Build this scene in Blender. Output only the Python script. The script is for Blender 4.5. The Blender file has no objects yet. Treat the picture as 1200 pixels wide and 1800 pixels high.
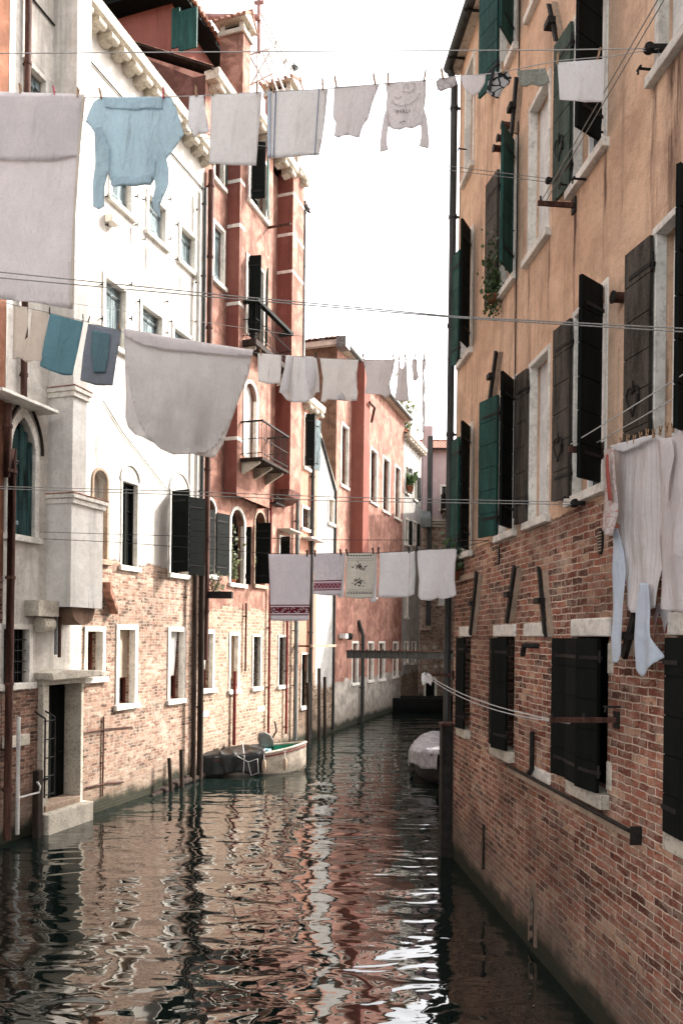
import bpy, bmesh, math, random
from mathutils import Vector, Matrix, noise
random.seed(7)
R = math.radians
SC = bpy.context.scene
# ------------------------------------------------------------------ camera
F, H, PX, PY, ROLL = 1350.0, 3.8, 600.0, 1120.0, R(.7)
cam = bpy.data.cameras.new('camera'); camo = bpy.data.objects.new('camera', cam)
SC.collection.objects.link(camo); SC.camera = camo
cam.sensor_fit = 'HORIZONTAL'; cam.sensor_width = 36; cam.lens = 36*F/1200
cam.shift_y = (PY-900)/1200; cam.clip_start = .05; cam.clip_end = 600
camo.matrix_world = Matrix.Translation((0, 0, H)) @ Matrix.Rotation(R(90), 4, 'X') @ Matrix.Rotation(ROLL, 4, 'Z')
# ------------------------------------------------------------------ sky and sun
SUN_AZ, SUN_EL = R(61), R(37)          # azimuth clockwise from +Y
wd = bpy.data.worlds.new('World'); SC.world = wd; wd.use_nodes = True
wn = wd.node_tree; wn.nodes.clear()
sky = wn.nodes.new('ShaderNodeTexSky'); sky.sky_type = 'NISHITA'; sky.sun_disc = False
sky.sun_elevation = SUN_EL; sky.sun_rotation = SUN_AZ; sky.dust_density = 4; sky.air_density = 1.2
hs = wn.nodes.new('ShaderNodeHueSaturation'); hs.inputs['Saturation'].default_value = .16; hs.inputs['Value'].default_value = 1.0
tint = wn.nodes.new('ShaderNodeMix'); tint.data_type = 'RGBA'; tint.blend_type = 'MULTIPLY'
tint.inputs[0].default_value = 1; tint.inputs[7].default_value = (1.0, .978, .968, 1)
bg = wn.nodes.new('ShaderNodeBackground'); bg.inputs[1].default_value = .15
wo = wn.nodes.new('ShaderNodeOutputWorld')
wn.links.new(sky.outputs[0], hs.inputs['Color']); wn.links.new(hs.outputs[0], tint.inputs[6])
wn.links.new(tint.outputs[2], bg.inputs[0]); wn.links.new(bg.outputs[0], wo.inputs[0])
sl = bpy.data.lights.new('sun', 'SUN'); sl.energy = 2.0; sl.angle = R(.5); sl.color = (1, .93, .84)
so = bpy.data.objects.new('sun', sl); SC.collection.objects.link(so)
sd = Vector((math.sin(SUN_AZ)*math.cos(SUN_EL), math.cos(SUN_AZ)*math.cos(SUN_EL), math.sin(SUN_EL)))
so.rotation_euler = (-sd).to_track_quat('-Z', 'Y').to_euler()
SC.view_settings.view_transform = 'Standard'; SC.view_settings.look = 'None'
SC.view_settings.exposure = 2.25; SC.view_settings.gamma = 1
# ------------------------------------------------------------------ pixel helpers (photograph pixels, 1200 x 1800)
RIGHT = Vector((math.cos(ROLL), 0, math.sin(ROLL))); UP = Vector((-math.sin(ROLL), 0, math.cos(ROLL)))
CAMP = Vector((0, 0, H))
def ray(px, py): return Vector((0, 1, 0)) + RIGHT*((px-PX)/F) + UP*((PY-py)/F)
def ground(px, py, z=0.0):
    d = ray(px, py); return CAMP + d*((z-H)/d.z)
def atY(px, py, Y): return CAMP + ray(px, py)*Y
class Wall:
    """vertical plane; local x runs to the picture's right, local -y points out over the canal"""
    def __init__(s, o, t): s.o = Vector((o[0], o[1], 0)); s.t = Vector((t[0], t[1], 0)).normalized(); s.n = Vector((-s.t.y, s.t.x, 0))
    @staticmethod
    def base(px, py, vx, away=True):
        d = ray(vx, 1120); t = Vector((d.x, d.y, 0)); return Wall(ground(px, py), t if away else -t)
    def P(s, px, py, off=0.0):
        d = ray(px, py); o = s.o - s.n*off - CAMP; k = o.dot(s.n)/d.dot(s.n); p = CAMP + d*k
        return ((p-s.o).dot(s.t), p.z)
    def S(s, px, py, off=0.0): return s.P(px, py, off)[0]
    def Z(s, px, py, off=0.0): return s.P(px, py, off)[1]
    def W(s, x, y, z): return s.o + s.t*x + s.n*y + Vector((0, 0, z))
    def mat(s): return Matrix(((s.t.x, s.n.x, 0, s.o.x), (s.t.y, s.n.y, 0, s.o.y), (0, 0, 1, 0), (0, 0, 0, 1)))
    def rect(s, x0, x1, yt, yb, xr=None):
        ym = (yt+yb)/2; xr = x1 if xr is None else xr
        return (s.S(x0, ym), s.S(x1, ym), s.Z(xr, yb), s.Z(xr, yt))
# ------------------------------------------------------------------ material helpers
class G:
    def __init__(s, name):
        s.m = bpy.data.materials.new(name); s.m.use_nodes = True; s.t = s.m.node_tree; s.t.nodes.clear()
        s.out = s.t.nodes.new('ShaderNodeOutputMaterial')
    def n(s, ty, props=None, **ins):
        nd = s.t.nodes.new('ShaderNode'+ty)
        for k, v in (props or {}).items(): setattr(nd, k, v)
        for k, v in ins.items():
            key = int(k[1:]) if k[0] == '_' else k.replace('_', ' ')
            s.put(nd.inputs[key], v)
        return nd
    def put(s, sock, v):
        if isinstance(v, bpy.types.NodeSocket): s.t.links.new(v, sock)
        else:
            if sock.type == 'RGBA' and len(v) == 3: v = (*v, 1)
            sock.default_value = v
    def mix(s, f, a, b, bl='MIX'): return s.n('Mix', {'data_type': 'RGBA', 'blend_type': bl}, _0=f, _6=a, _7=b).outputs[2]
    def ma(s, op, a, b=0.0, c=0.0, clamp=False):
        return s.n('Math', {'operation': op, 'use_clamp': clamp}, _0=a, _1=b, _2=c).outputs[0]
    def noise(s, vec, scale, detail=3.0, rough=.55, dist=0.0):
        return s.n('TexNoise', None, Vector=vec, Scale=scale, Detail=detail, Roughness=rough, Distortion=dist).outputs['Fac']
    def ramp(s, f, lo, hi): return s.n('MapRange', {'interpolation_type': 'SMOOTHSTEP'}, Value=f, From_Min=lo, From_Max=hi).outputs[0]
    def vscale(s, vec, x, y, z): return s.n('VectorMath', {'operation': 'MULTIPLY'}, _0=vec, _1=(x, y, z)).outputs[0]
    def bsdf(s, col, rough=.8, bump=None, strength=.5, dist=.01, **kw):
        b = s.n('BsdfPrincipled', None, Base_Color=col, Roughness=rough, **kw)
        b.inputs['Specular IOR Level'].default_value = .5 if rough < .45 else .12
        if bump is not None:
            bp = s.n('Bump', None, Height=bump, Strength=strength, Distance=dist); s.put(b.inputs['Normal'], bp.outputs[0])
        s.t.links.new(b.outputs[0], s.out.inputs[0]); return b
    def coord(s): return s.n('TexCoord').outputs['Object']
def simple(name, col, rough=.7, var=.25, scale=6, metal=0.0, bump=.3, streak=False):
    g = G(name); c = g.coord(); v = g.vscale(c, 2, 2, .3) if streak else c
    n1 = g.noise(v, scale, 5, .65); n2 = g.noise(c, scale*9, 3, .6)
    f = g.ma('ADD', g.ma('MULTIPLY', n1, .7), g.ma('MULTIPLY', n2, .3))
    dk = tuple(x*(1-var*1.6) for x in col); lt = tuple(min(.95, x*(1+var)) for x in col)
    cc = g.mix(g.ramp(f, .3, .7), dk, lt)
    g.bsdf(cc, rough, n2, bump, .004, Metallic=metal); return g.m
def facade(name, plaster=None, plaster2=None, brick=None, mortar=(.45, .4, .33), zb=None, zn=.25, peel=0.0, stain=.5, water=True,
           bw=.25, rh=.068, grime=.4, msize=.007, seed=0.0, pale=.25, bstr=.7, smear=0.0, pits=.6, low=None, lowz=0.0, drips=(), damp=0.0, blot=0.0):
    """brick below the irregular height zb, plaster above it; stains, repairs and a tide line"""
    g = G(name); sp = g.n('SeparateXYZ', None, Vector=g.coord())
    u = g.ma('ADD', sp.outputs[0], sp.outputs[1]); w = sp.outputs[2]
    vec = g.n('CombineXYZ', None, X=u, Y=w, Z=seed).outputs[0]
    big = g.noise(vec, .45, 4, .6); mid = g.noise(vec, 2.2, 5, .6); fine = g.noise(vec, 14, 5, .7); grit = g.noise(vec, 55, 3, .7)
    strk = g.noise(g.vscale(vec, 3.2, .22, 1), 1.0, 5, .65)
    hgt = []
    if brick:
        wob = g.n('TexNoise', None, Vector=vec, Scale=6.5, Detail=4.0)
        off = g.n('VectorMath', {'operation': 'MULTIPLY_ADD'}, _0=wob.outputs['Color'], _1=(.05, .042, 0), _2=vec).outputs[0]
        bt = g.n('TexBrick', {'offset': .5, 'squash': 1.0}, Vector=off, Color1=(0, 0, 0), Color2=(1, 1, 1), Mortar=(.5, .5, .5), Scale=1.0,
                 Mortar_Size=msize, Mortar_Smooth=.35, Bias=0.0, Brick_Width=bw, Row_Height=rh)
        rnd = g.ma('ADD', bt.outputs['Color'], g.ma('MULTIPLY', g.ma('SUBTRACT', g.noise(vec, .8, 5, .65), .5), 1.5))
        dk = tuple(x*.4 for x in brick[0])
        bc = g.mix(g.ramp(rnd, .0, .22), dk, brick[0]); bc = g.mix(g.ramp(rnd, .35, .55), bc, brick[1]); bc = g.mix(g.ramp(rnd, .78, 1.0), bc, brick[2])
        bc = g.mix(g.ma('MULTIPLY', g.ramp(fine, .47, .66), .7), bc, tuple(x*.2 for x in brick[0]))
        bc = g.mix(g.ma('MULTIPLY', g.ramp(mid, .55, .7), .3), bc, brick[2])
        fl = g.noise(vec, 32, 5, .75); bc = g.mix(g.ma('MULTIPLY', g.ramp(fl, .54, .64), .45), bc, tuple(x*.2 for x in brick[0])); bc = g.mix(g.ma('MULTIPLY', g.ramp(g.noise(vec, 18, 4, .7), .58, .68), .3), bc, mortar)
        mc = g.mix(g.ramp(fine, .4, .66), mortar, tuple(x*.45 for x in mortar))
        bc = g.mix(bt.outputs['Fac'], bc, mc)
        bc = g.mix(g.ma('MULTIPLY', g.ramp(g.noise(vec, 1.1, 6, .7), .54, .68), pale), bc, mortar)
        bc = g.mix(g.ma('MULTIPLY', g.ramp(grit, .5, .75), .3), bc, mortar)
        pit = g.ramp(g.noise(g.vscale(vec, 9, 16, 1), 1.0, 3, .7), .6, .66)
        bc = g.mix(g.ma('MULTIPLY', pit, pits), bc, tuple(x*.12 for x in brick[0]))
        if smear: bc = g.mix(g.ma('MULTIPLY', g.ramp(g.noise(vec, 7, 5, .7), .48, .56), smear), bc, mortar)
        bc = g.mix(g.ma('MULTIPLY', g.ramp(big, .6, .34), grime), bc, (.05, .03, .022), 'MIX')
        bh = g.ma('ADD', g.ma('MULTIPLY', g.ma('SUBTRACT', 1.0, bt.outputs['Fac']), .9), g.ma('MULTIPLY', fine, .8))
    if plaster:
        pc = g.mix(g.ramp(big, .3, .7), plaster, plaster2)
        pc = g.mix(g.ma('MULTIPLY', g.ramp(strk, .5, .72), stain), pc, tuple(x*.42 for x in plaster))
        pc = g.mix(g.ma('MULTIPLY', g.ramp(mid, .52, .75), .35), pc, tuple(min(.9, x*1.25+.04) for x in plaster2))
        pc = g.mix(g.ma('MULTIPLY', g.ramp(fine, .48, .68), stain*.5), pc, tuple(x*.55 for x in plaster))
        pc = g.mix(g.ma('MULTIPLY', g.ramp(grit, .45, .7), stain*.5), pc, tuple(x*.5 for x in plaster))
        ph = g.ma('ADD', g.ma('MULTIPLY', grit, .35), g.ma('MULTIPLY', mid, .7))
    if plaster and blot:
        b1 = g.noise(vec, 1.5, 7, .68, .6); b2 = g.noise(vec, 4.5, 6, .7)
        pc = g.mix(g.ma('MULTIPLY', g.ramp(b1, .46, .6), blot), pc, tuple(x*.45 for x in plaster)); pc = g.mix(g.ma('MULTIPLY', g.ramp(b2, .5, .62), blot*.6), pc, tuple(x*.5 for x in plaster)); pc = g.mix(g.ma('MULTIPLY', g.ramp(b1, .46, .36), blot*.5), pc, tuple(min(.9, x*1.3+.05) for x in plaster2))
    if plaster:
        dr = g.noise(g.vscale(vec, 9, .35, 1), 1.0, 4, .6)
        pc = g.mix(g.ma('MULTIPLY', g.ma('MULTIPLY', g.ramp(dr, .56, .7), g.ramp(mid, .42, .62)), stain), pc, tuple(x*.3 for x in plaster))
    for dx, dz, dw, dl in drips:   # rain streaks left below sills, brackets and hooks
        wob_ = g.ma('MULTIPLY', g.ma('SUBTRACT', g.noise(g.vscale(vec, 0, 1.2, 1), 1.0, 2), .5), .12)
        ax = g.ma('ABSOLUTE', g.ma('ADD', g.ma('SUBTRACT', u, dx), wob_))
        mx_ = g.ma('MULTIPLY', g.ramp(ax, dw, dw*.15), g.ma('MULTIPLY', g.ramp(w, dz-dl, dz-dl*.1), g.ma('LESS_THAN', w, dz)))
        mx_ = g.ma('MULTIPLY', mx_, g.ma('ADD', .35, g.ramp(g.noise(g.vscale(vec, 14, 1.5, 1), 1.0, 4, .7), .4, .62)))
        pc = g.mix(g.ma('MULTIPLY', mx_, .75, clamp=True), pc, (.1, .055, .04))
    if brick and plaster:
        e = g.ma('ADD', g.ma('ADD', w, g.ma('MULTIPLY', g.ma('SUBTRACT', mid, .5), zn*2)), g.ma('MULTIPLY', g.ma('SUBTRACT', fine, .5), zn*.5))
        mk = g.ramp(e, zb-.015, zb+.015)
        if peel:
            mk = g.ma('MULTIPLY', mk, g.ma('SUBTRACT', 1.0, g.ramp(g.noise(vec, .8, 6, .62), .68-peel, .69-peel)))
        col = g.mix(mk, bc, pc)
        hh = g.ma('ADD', g.ma('MULTIPLY', mk, 1.6), g.ma('ADD', g.ma('MULTIPLY', g.ma('SUBTRACT', 1.0, mk), bh), g.ma('MULTIPLY', mk, ph)))
    elif brick: col, hh = bc, bh
    else: col, hh = pc, ph
    if low:   # render coat at the foot of the wall
        e2 = g.ma('ADD', w, g.ma('MULTIPLY', g.ma('SUBTRACT', mid, .5), .5))
        lc = g.mix(g.ramp(mid, .35, .65), low, tuple(x*.55 for x in low))
        lc = g.mix(g.ma('MULTIPLY', g.ramp(fine, .48, .7), .5), lc, tuple(x*.4 for x in low))
        col = g.mix(g.ramp(e2, lowz+.02, lowz-.02), col, lc)
    if damp:
        col = g.mix(g.ma('MULTIPLY', g.ramp(g.ma('ADD', w, g.ma('MULTIPLY', g.ma('SUBTRACT', mid, .5), 2.2)), damp, .2), .38), col, (.04, .022, .018))
    if water:
        t = g.ma('ADD', w, g.ma('MULTIPLY', g.ma('SUBTRACT', mid, .5), .55))
        col = g.mix(g.ma('MULTIPLY', g.ramp(t, 1.1, .25), .5), col, (.16, .13, .1))
        col = g.mix(g.ma('MULTIPLY', g.ramp(t, .42, .16), .93), col, (.018, .022, .014))
    g.bsdf(col, .92, hh, bstr, .012); return g.m
def cloth_mat(name, col, trans=.35, crease=.6, stripes=None, wave=None, hcol=None):
    g = G(name); c = g.coord(); n1 = g.noise(c, 3.5, 4, .6); n2 = g.noise(c, 120, 2, .6); n3 = g.noise(c, 28, 3, .7)
    cc = g.mix(g.ramp(n1, .3, .7), tuple(x*.95 for x in col), tuple(min(.92, x*1.04) for x in col))
    cc = g.mix(g.ma('MULTIPLY', g.ramp(n3, .42, .75), .2), cc, tuple(x*.55 for x in col)); cc = g.mix(g.ma('MULTIPLY', g.ramp(n2, .4, .7), .22), cc, tuple(x*.6 for x in col))
    if stripes:   # (period, colour, width share)
        sp = g.n('SeparateXYZ', None, Vector=c)
        fr = g.ma('FRACT', g.ma('MULTIPLY', sp.outputs[0], 1/stripes[0]))
        cc = g.mix(g.ma('MULTIPLY', g.ramp(fr, stripes[2], stripes[2]-.08), .6), cc, stripes[1])
    if wave:      # printed pattern (scale, colour, threshold)
        vn = g.n('TexVoronoi', {'feature': 'DISTANCE_TO_EDGE'}, Vector=g.n('VectorMath', {'operation': 'MULTIPLY_ADD'}, _0=g.n('TexNoise', None, Vector=c, Scale=6.0).outputs['Color'], _1=(.1, .1, .1), _2=c).outputs[0], Scale=wave[0]).outputs[0]
        cc = g.mix(g.ramp(vn, wave[2], wave[2]*.5), cc, wave[1])
    b = g.n('BsdfPrincipled', None, Base_Color=cc, Roughness=.95); b.inputs['Specular IOR Level'].default_value = .1
    cr = g.ma('ABSOLUTE', g.ma('SUBTRACT', g.noise(g.vscale(c, 5, 1, 2.6), 1.0, 3, .55, 1.2), .5)); cr2 = g.noise(g.vscale(c, 9, 1, 3.2), 1.0, 3, .6, .6)
    hgt_ = g.ma('ADD', g.ma('MULTIPLY', n3, .1), g.ma('ADD', g.ma('MULTIPLY', cr, 1.6), g.ma('ADD', g.ma('MULTIPLY', cr2, .7), g.ma('MULTIPLY', n2, .06))))
    bp = g.n('Bump', None, Height=hgt_, Strength=crease, Distance=.035); g.put(b.inputs['Normal'], bp.outputs[0])
    tr = g.n('BsdfTranslucent', None, Color=cc, Normal=bp.outputs[0])
    mx = g.n('MixShader', None, _0=trans, _1=b.outputs[0], _2=tr.outputs[0]); g.t.links.new(mx.outputs[0], g.out.inputs[0]); return g.m
# ------------------------------------------------------------------ mesh builder
class MB:
    def __init__(s): s.v = []; s.f = []; s.m = []; s.sm = []; s.mats = []; s.M = None
    def mi(s, mat):
        if mat not in s.mats: s.mats.append(mat)
        return s.mats.index(mat)
    def add(s, pts, faces, mat, smooth=False):
        b = len(s.v); k = s.mi(mat)
        for p in pts:
            p = Vector(p); s.v.append(s.M @ p if s.M else p)
        for f in faces: s.f.append([b+i for i in f]); s.m.append(k); s.sm.append(smooth)
        return s
    def quad(s, a, b, c, d, mat): return s.add([a, b, c, d], [(0, 1, 2, 3)], mat)
    def box(s, x0, x1, y0, y1, z0, z1, mat):
        p = [(x, y, z) for z in (z0, z1) for x, y in ((x0, y0), (x1, y0), (x1, y1), (x0, y1))]
        return s.add(p, [(3, 2, 1, 0), (4, 5, 6, 7), (0, 1, 5, 4), (1, 2, 6, 5), (2, 3, 7, 6), (3, 0, 4, 7)], mat)
    def prism(s, pts, y0, y1, mat, smooth=False):
        """polygon in x,z (counter-clockwise seen from -y) between y0 and y1"""
        n = len(pts); p = [(x, y0, z) for x, z in pts]+[(x, y1, z) for x, z in pts]
        fs = [tuple(range(n)), tuple(range(2*n-1, n-1, -1))]+[((i+1) % n, i, n+i, n+(i+1) % n) for i in range(n)]
        return s.add(p, fs, mat, smooth)
    def prismx(s, pts, x0, x1, mat):
        """polygon in y,z between x0 and x1"""
        n = len(pts); p = [(x0, y, z) for y, z in pts]+[(x1, y, z) for y, z in pts]
        fs = [tuple(range(n-1, -1, -1)), tuple(range(n, 2*n))]+[(i, (i+1) % n, n+(i+1) % n, n+i) for i in range(n)]
        return s.add(p, fs, mat)
    def tube(s, pts, r, mat, n=8, smooth=True):
        pts = [Vector(p) for p in pts]; rs = r if isinstance(r, (list, tuple)) else [r]*len(pts)
        vs = []; prev = None
        for i, p in enumerate(pts):
            t = (pts[min(i+1, len(pts)-1)]-pts[max(i-1, 0)]).normalized()
            a = prev - t*prev.dot(t) if prev else t.orthogonal()
            if a.length < 1e-6: a = t.orthogonal()
            a.normalize(); prev = a; b = t.cross(a)
            for k in range(n): q = 2*math.pi*k/n; vs.append(p+(a*math.cos(q)+b*math.sin(q))*rs[i])
        fs = [(i*n+k, i*n+(k+1) % n, (i+1)*n+(k+1) % n, (i+1)*n+k) for i in range(len(pts)-1) for k in range(n)]
        s.add(vs, fs, mat, smooth); m = len(pts)*n
        return s.add([vs[k] for k in range(n)]+[vs[m-n+k] for k in range(n)], [tuple(range(n-1, -1, -1)), tuple(range(n, 2*n))], mat)
    def lathe(s, prof, c, mat, n=16, smooth=True):
        vs = [(c[0]+r*math.cos(2*math.pi*k/n), c[1]+r*math.sin(2*math.pi*k/n), c[2]+z) for r, z in prof for k in range(n)]
        fs = [(i*n+k, i*n+(k+1) % n, (i+1)*n+(k+1) % n, (i+1)*n+k) for i in range(len(prof)-1) for k in range(n)]
        return s.add(vs, fs, mat, smooth)
    def build(s, name, parent=None, bevel=0.0, label=None):
        me = bpy.data.meshes.new(name); me.from_pydata([tuple(v) for v in s.v], [], s.f)
        for m in s.mats: me.materials.append(m)
        me.polygons.foreach_set('material_index', s.m); me.polygons.foreach_set('use_smooth', s.sm); me.update()
        o = bpy.data.objects.new(name, me); SC.collection.objects.link(o)
        if parent: o.parent = parent
        if bevel:
            b = o.modifiers.new('bevel', 'BEVEL'); b.width = bevel; b.segments = 2; b.limit_method = 'ANGLE'
        if label: o['label'] = label
        return o
def tag(o, label, cat, group=None, kind=None):
    o['label'] = label
    if cat: o['category'] = cat
    if group: o['group'] = group
    if kind: o['kind'] = kind
    return o
def empty(name, M):
    o = bpy.data.objects.new(name, None); SC.collection.objects.link(o); o.matrix_world = M; o.empty_display_size = .2; return o
def recenter(o):
    """move a mesh's origin to the middle of its own base or top so it sits at the thing"""
    me = o.data; n = len(me.vertices); c = sum((v.co for v in me.vertices), Vector())/n; z = max(v.co.z for v in me.vertices); c.z = z
    me.transform(Matrix.Translation(-c)); o.location = o.location + c; return o

L = Wall.base(135, 1440, 1055); RW = Wall.base(785, 1497, 462, away=False)   # the two sides of the canal
# ------------------------------------------------------------------ materials
ODR = [(*RW.P(x, y), w, l) for x, y, w, l in ((1012, 350, .05, 1.4), (1064, 262, .05, 1.6), (1186, 95, .22, 2.4), (1150, 140, .06, 1.8), (1010, 372, .04, 2.0), (905, 490, .05, 1.2), (818, 635, .08, .9), (1163, 590, .03, 1.2), (965, 415, .05, 1.5), (930, 470, .05, 1.1), (868, 930, .1, .5))]
M_ORANGE = facade('orange_plaster_over_brick', (.65, .42, .285), (.73, .51, .36), ((.17, .05, .033), (.33, .115, .072), (.52, .31, .2)), (.78, .62, .48),
                  zb=5.2, zn=.10, stain=.75, grime=.55, pale=.32, bw=.28, rh=.076, msize=.0085, bstr=1.7, smear=.22, pits=.7, drips=ODR, damp=2.3, blot=.3)
M_WHITE = facade('white_plaster_over_brick', (.46, .43, .39), (.54, .515, .47), ((.22, .115, .08), (.36, .21, .15), (.52, .38, .29)), (.56, .47, .38),
                 zb=5.45, zn=.18, drips=[(*L.P(x, y), w, l) for x, y, w, l in ((190, 400, .1, 1.2), (230, 400, .06, 1.5), (257, 430, .06, 1.3), (316, 470, .07, 1.4), (183, 590, .08, 1.6), (222, 590, .06, 2.0), (170, 770, .12, 1.2), (340, 480, .06, 2.5))], stain=.4, grime=.2, pale=.6, seed=3.3, bstr=1.4, smear=.4, pits=.95, blot=.12)
M_WHITE_OLD = facade('stained_white_plaster', (.62, .57, .5), (.7, .66, .6), ((.2, .1, .07), (.3, .16, .11), (.4, .28, .2)), (.38, .32, .26),
                     zb=2.75, zn=.12, blot=.35, stain=.6, grime=.5, pale=.3, seed=9.1, bstr=1.0)
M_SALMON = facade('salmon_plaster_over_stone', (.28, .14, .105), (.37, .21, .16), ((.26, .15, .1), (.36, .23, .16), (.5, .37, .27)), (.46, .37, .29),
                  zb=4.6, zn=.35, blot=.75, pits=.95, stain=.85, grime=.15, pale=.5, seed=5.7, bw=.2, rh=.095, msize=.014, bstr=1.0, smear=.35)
M_MAROON = facade('shaded_maroon_plaster', (.115, .055, .044), (.15, .07, .055), stain=.7, blot=.5, seed=1.7, water=False)
M_REDDARK = facade('dark_red_and_shade_plaster', (.18, .065, .05), (.23, .09, .07), stain=.5, seed=6.7, water=False)
M_PINK = facade('pink_plaster', (.31, .15, .115), (.41, .23, .175), stain=.8, blot=.65, seed=12.3, low=(.42, .38, .33), lowz=2.0)
M_NARROW = facade('narrow_house_plaster', (.35, .17, .12), (.42, .22, .155), ((.2, .12, .08), (.3, .2, .14), (.4, .3, .2)), (.3, .25, .2), zb=2.6, zn=.5, stain=.5, seed=2.2)
M_WHITE2 = facade('white_narrow_plaster', (.3, .29, .275), (.38, .37, .35), ((.2, .14, .1), (.3, .22, .16), (.4, .3, .22)), (.3, .26, .2), zb=1.9, zn=.8, stain=.25, seed=4.4, blot=.3)
M_BROWN = facade('shaded_brown_plaster', (.16, .1, .07), (.21, .135, .095), blot=.5, stain=.7, seed=8.8, water=False)
M_LAV = facade('mauve_plaster_over_brick', (.4, .3, .3), (.46, .36, .35), ((.2, .11, .08), (.32, .2, .14), (.42, .3, .22)), (.4, .33, .27), zb=11.0, zn=.2, stain=.4, seed=15.5, smear=.8)
M_RUSSET = facade('russet_plaster', (.2, .09, .055), (.26, .12, .075), ((.17, .06, .04), (.29, .12, .08), (.48, .31, .21)), zb=4.8, blot=.5, seed=22)
M_PALEBACK = facade('pale_plaster', (.6, .52, .44), (.68, .6, .52), stain=.4, seed=18.5)
def stone(name, col, dark=.35, seed=0):
    g = G(name); c = g.coord(); n1 = g.noise(c, 2.5, 6, .7); n2 = g.noise(c, 20, 4, .7)
    cc = g.mix(g.ramp(n1, .4, .65), col, tuple(x*.72 for x in col)); cc = g.mix(g.ma('MULTIPLY', g.ramp(n2, .5, .7), dark), cc, tuple(x*.3 for x in col))
    g.bsdf(cc, .8, g.ma('ADD', n2, n1), .5, .008); return g.m
M_STONE = stone('istrian_stone', (.72, .68, .61)); M_STONE_OLD = stone('weathered_stone', (.5, .45, .37), .7)
M_PATCH = stone('dirty_cement_patch', (.2, .14, .1), .6); M_STONE_TAN = stone('tan_jamb_stone', (.36, .27, .2), .5)
M_IRON = simple('black_iron', (.02, .018, .016), .6, .4, 9); M_RUST = simple('rusty_brown_pipe', (.075, .035, .026), .7, .5, 5, streak=True)
M_PIPE = simple('dark_grey_downpipe', (.05, .052, .05), .5, .4, 4, metal=.3, streak=True)
M_PIPE2 = simple('weathered_zinc', (.16, .17, .165), .5, .4, 4, metal=.3, streak=True)
M_PIPE3 = simple('pale_grey_pipe', (.45, .43, .4), .6, .3, 4, streak=True)
M_SH_DARK = simple('dark_green_shutter_paint', (.003, .005, .0042), .8, .45, 4, streak=True, bump=.6)
M_SH_TEAL = simple('teal_green_shutter_paint', (.012, .055, .046), .6, .4, 4, streak=True, bump=.5)
M_TEALDK = simple('dark_teal_weathered_wood', (.022, .05, .048), .8, .6, 5, streak=True, bump=.8)
M_SH_GREY = simple('weathered_brown_shutter', (.065, .055, .045), .75, .45, 5, streak=True, bump=.6)
M_SH_LEAF = simple('faded_green_shutter', (.045, .065, .05), .7, .4, 5, streak=True, bump=.6)
M_BLUEWOOD = simple('weathered_blue_grey_wood', (.2, .25, .26), .8, .55, 5, streak=True, bump=.8)
M_REDWOOD = simple('red_brown_sash_wood', (.13, .035, .025), .6, .35, 6, streak=True)
M_WOOD = simple('dark_old_timber', (.035, .025, .02), .85, .5, 5, streak=True, bump=.9)
M_WHITEWOOD = simple('white_painted_wood', (.7, .69, .66), .5, .15, 5)
M_BLIND = simple('tan_window_blind', (.5, .4, .31), .9, .15, 3); M_BLINDW = simple('pale_window_blind', (.6, .58, .55), .9, .1, 3)
M_BROWNCURT = simple('brown_inner_curtain', (.14, .09, .07), .9, .2, 3)
M_PEG = simple('wooden_clothespin', (.4, .25, .15), .7, .3, 30); M_PEGRED = simple('red_plastic_clothespin', (.45, .03, .06), .4, .1, 30)
M_PEGDARK = simple('dark_clothespin', (.03, .03, .032), .5, .2, 30)
M_ROPE = simple('grey_cotton_rope', (.3, .29, .27), .9, .3, 60); M_ROPEL = simple('pale_rope', (.5, .49, .47), .9, .2, 60); M_WIRE = simple('dark_wire', (.035, .03, .03), .6, .3, 40)
M_TILE = simple('terracotta_tile', (.33, .17, .12), .85, .5, 7, bump=.9); M_BEAMPINK = simple('faded_pink_beam', (.33, .19, .17), .7, .25, 5)
M_TERRA = simple('terracotta_pot', (.33, .13, .07), .85, .25, 8)
def glass(name, col=(.01, .012, .013)):
    g = G(name); n = g.noise(g.coord(), 1.3, 2); g.bsdf(col, .07, n, .1, .02); return g.m
M_GLASS = glass('dark_window_glass')
def leafmat(name, a, b):
    g = G(name); c = g.mix(g.ramp(g.noise(g.coord(), 14, 2), .35, .65), a, b)
    bs = g.n('BsdfPrincipled', None, Base_Color=c, Roughness=.55); tr = g.n('BsdfTranslucent', None, Color=c)
    mx = g.n('MixShader', None, _0=.3, _1=bs.outputs[0], _2=tr.outputs[0]); g.t.links.new(mx.outputs[0], g.out.inputs[0]); return g.m
M_LEAF = leafmat('leaf_green', (.03, .06, .02), (.07, .12, .04)); M_LEAFP = leafmat('leaf_pale', (.1, .12, .06), (.2, .22, .12))
C_GREY = cloth_mat('grey_white_sheet_cotton', (.86, .825, .82), .55); C_GREY2 = cloth_mat('pale_grey_towelling', (.9, .875, .86), .55); C_PALE = cloth_mat('pale_cool_cotton', (.9, .89, .89), .55)
C_BLUE = cloth_mat('light_blue_jersey', (.64, .79, .85), .5, crease=1.0); C_TEAL = cloth_mat('teal_towelling', (.17, .33, .38), .3); C_SLATE = cloth_mat('slate_towelling', (.27, .3, .34), .3)
C_SLATET = cloth_mat('slate_teal_towelling', (.13, .23, .26), .2); C_CREAM = cloth_mat('cream_thin_cotton', (.78, .72, .64), .5); C_ECRU = cloth_mat('ecru_linen', (.76, .73, .65), .4)
C_LILAC = cloth_mat('lilac_white_towelling', (.8, .76, .78), .4); C_CRIM = cloth_mat('crimson_woven_band', (.15, .02, .03), .1, wave=None)
C_MOTIF = cloth_mat('crimson_band_with_pale_leaves', (.15, .022, .032), .1); C_MAUVE = cloth_mat('mauve_band_with_hearts', (.4, .2, .24), .1)
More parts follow.
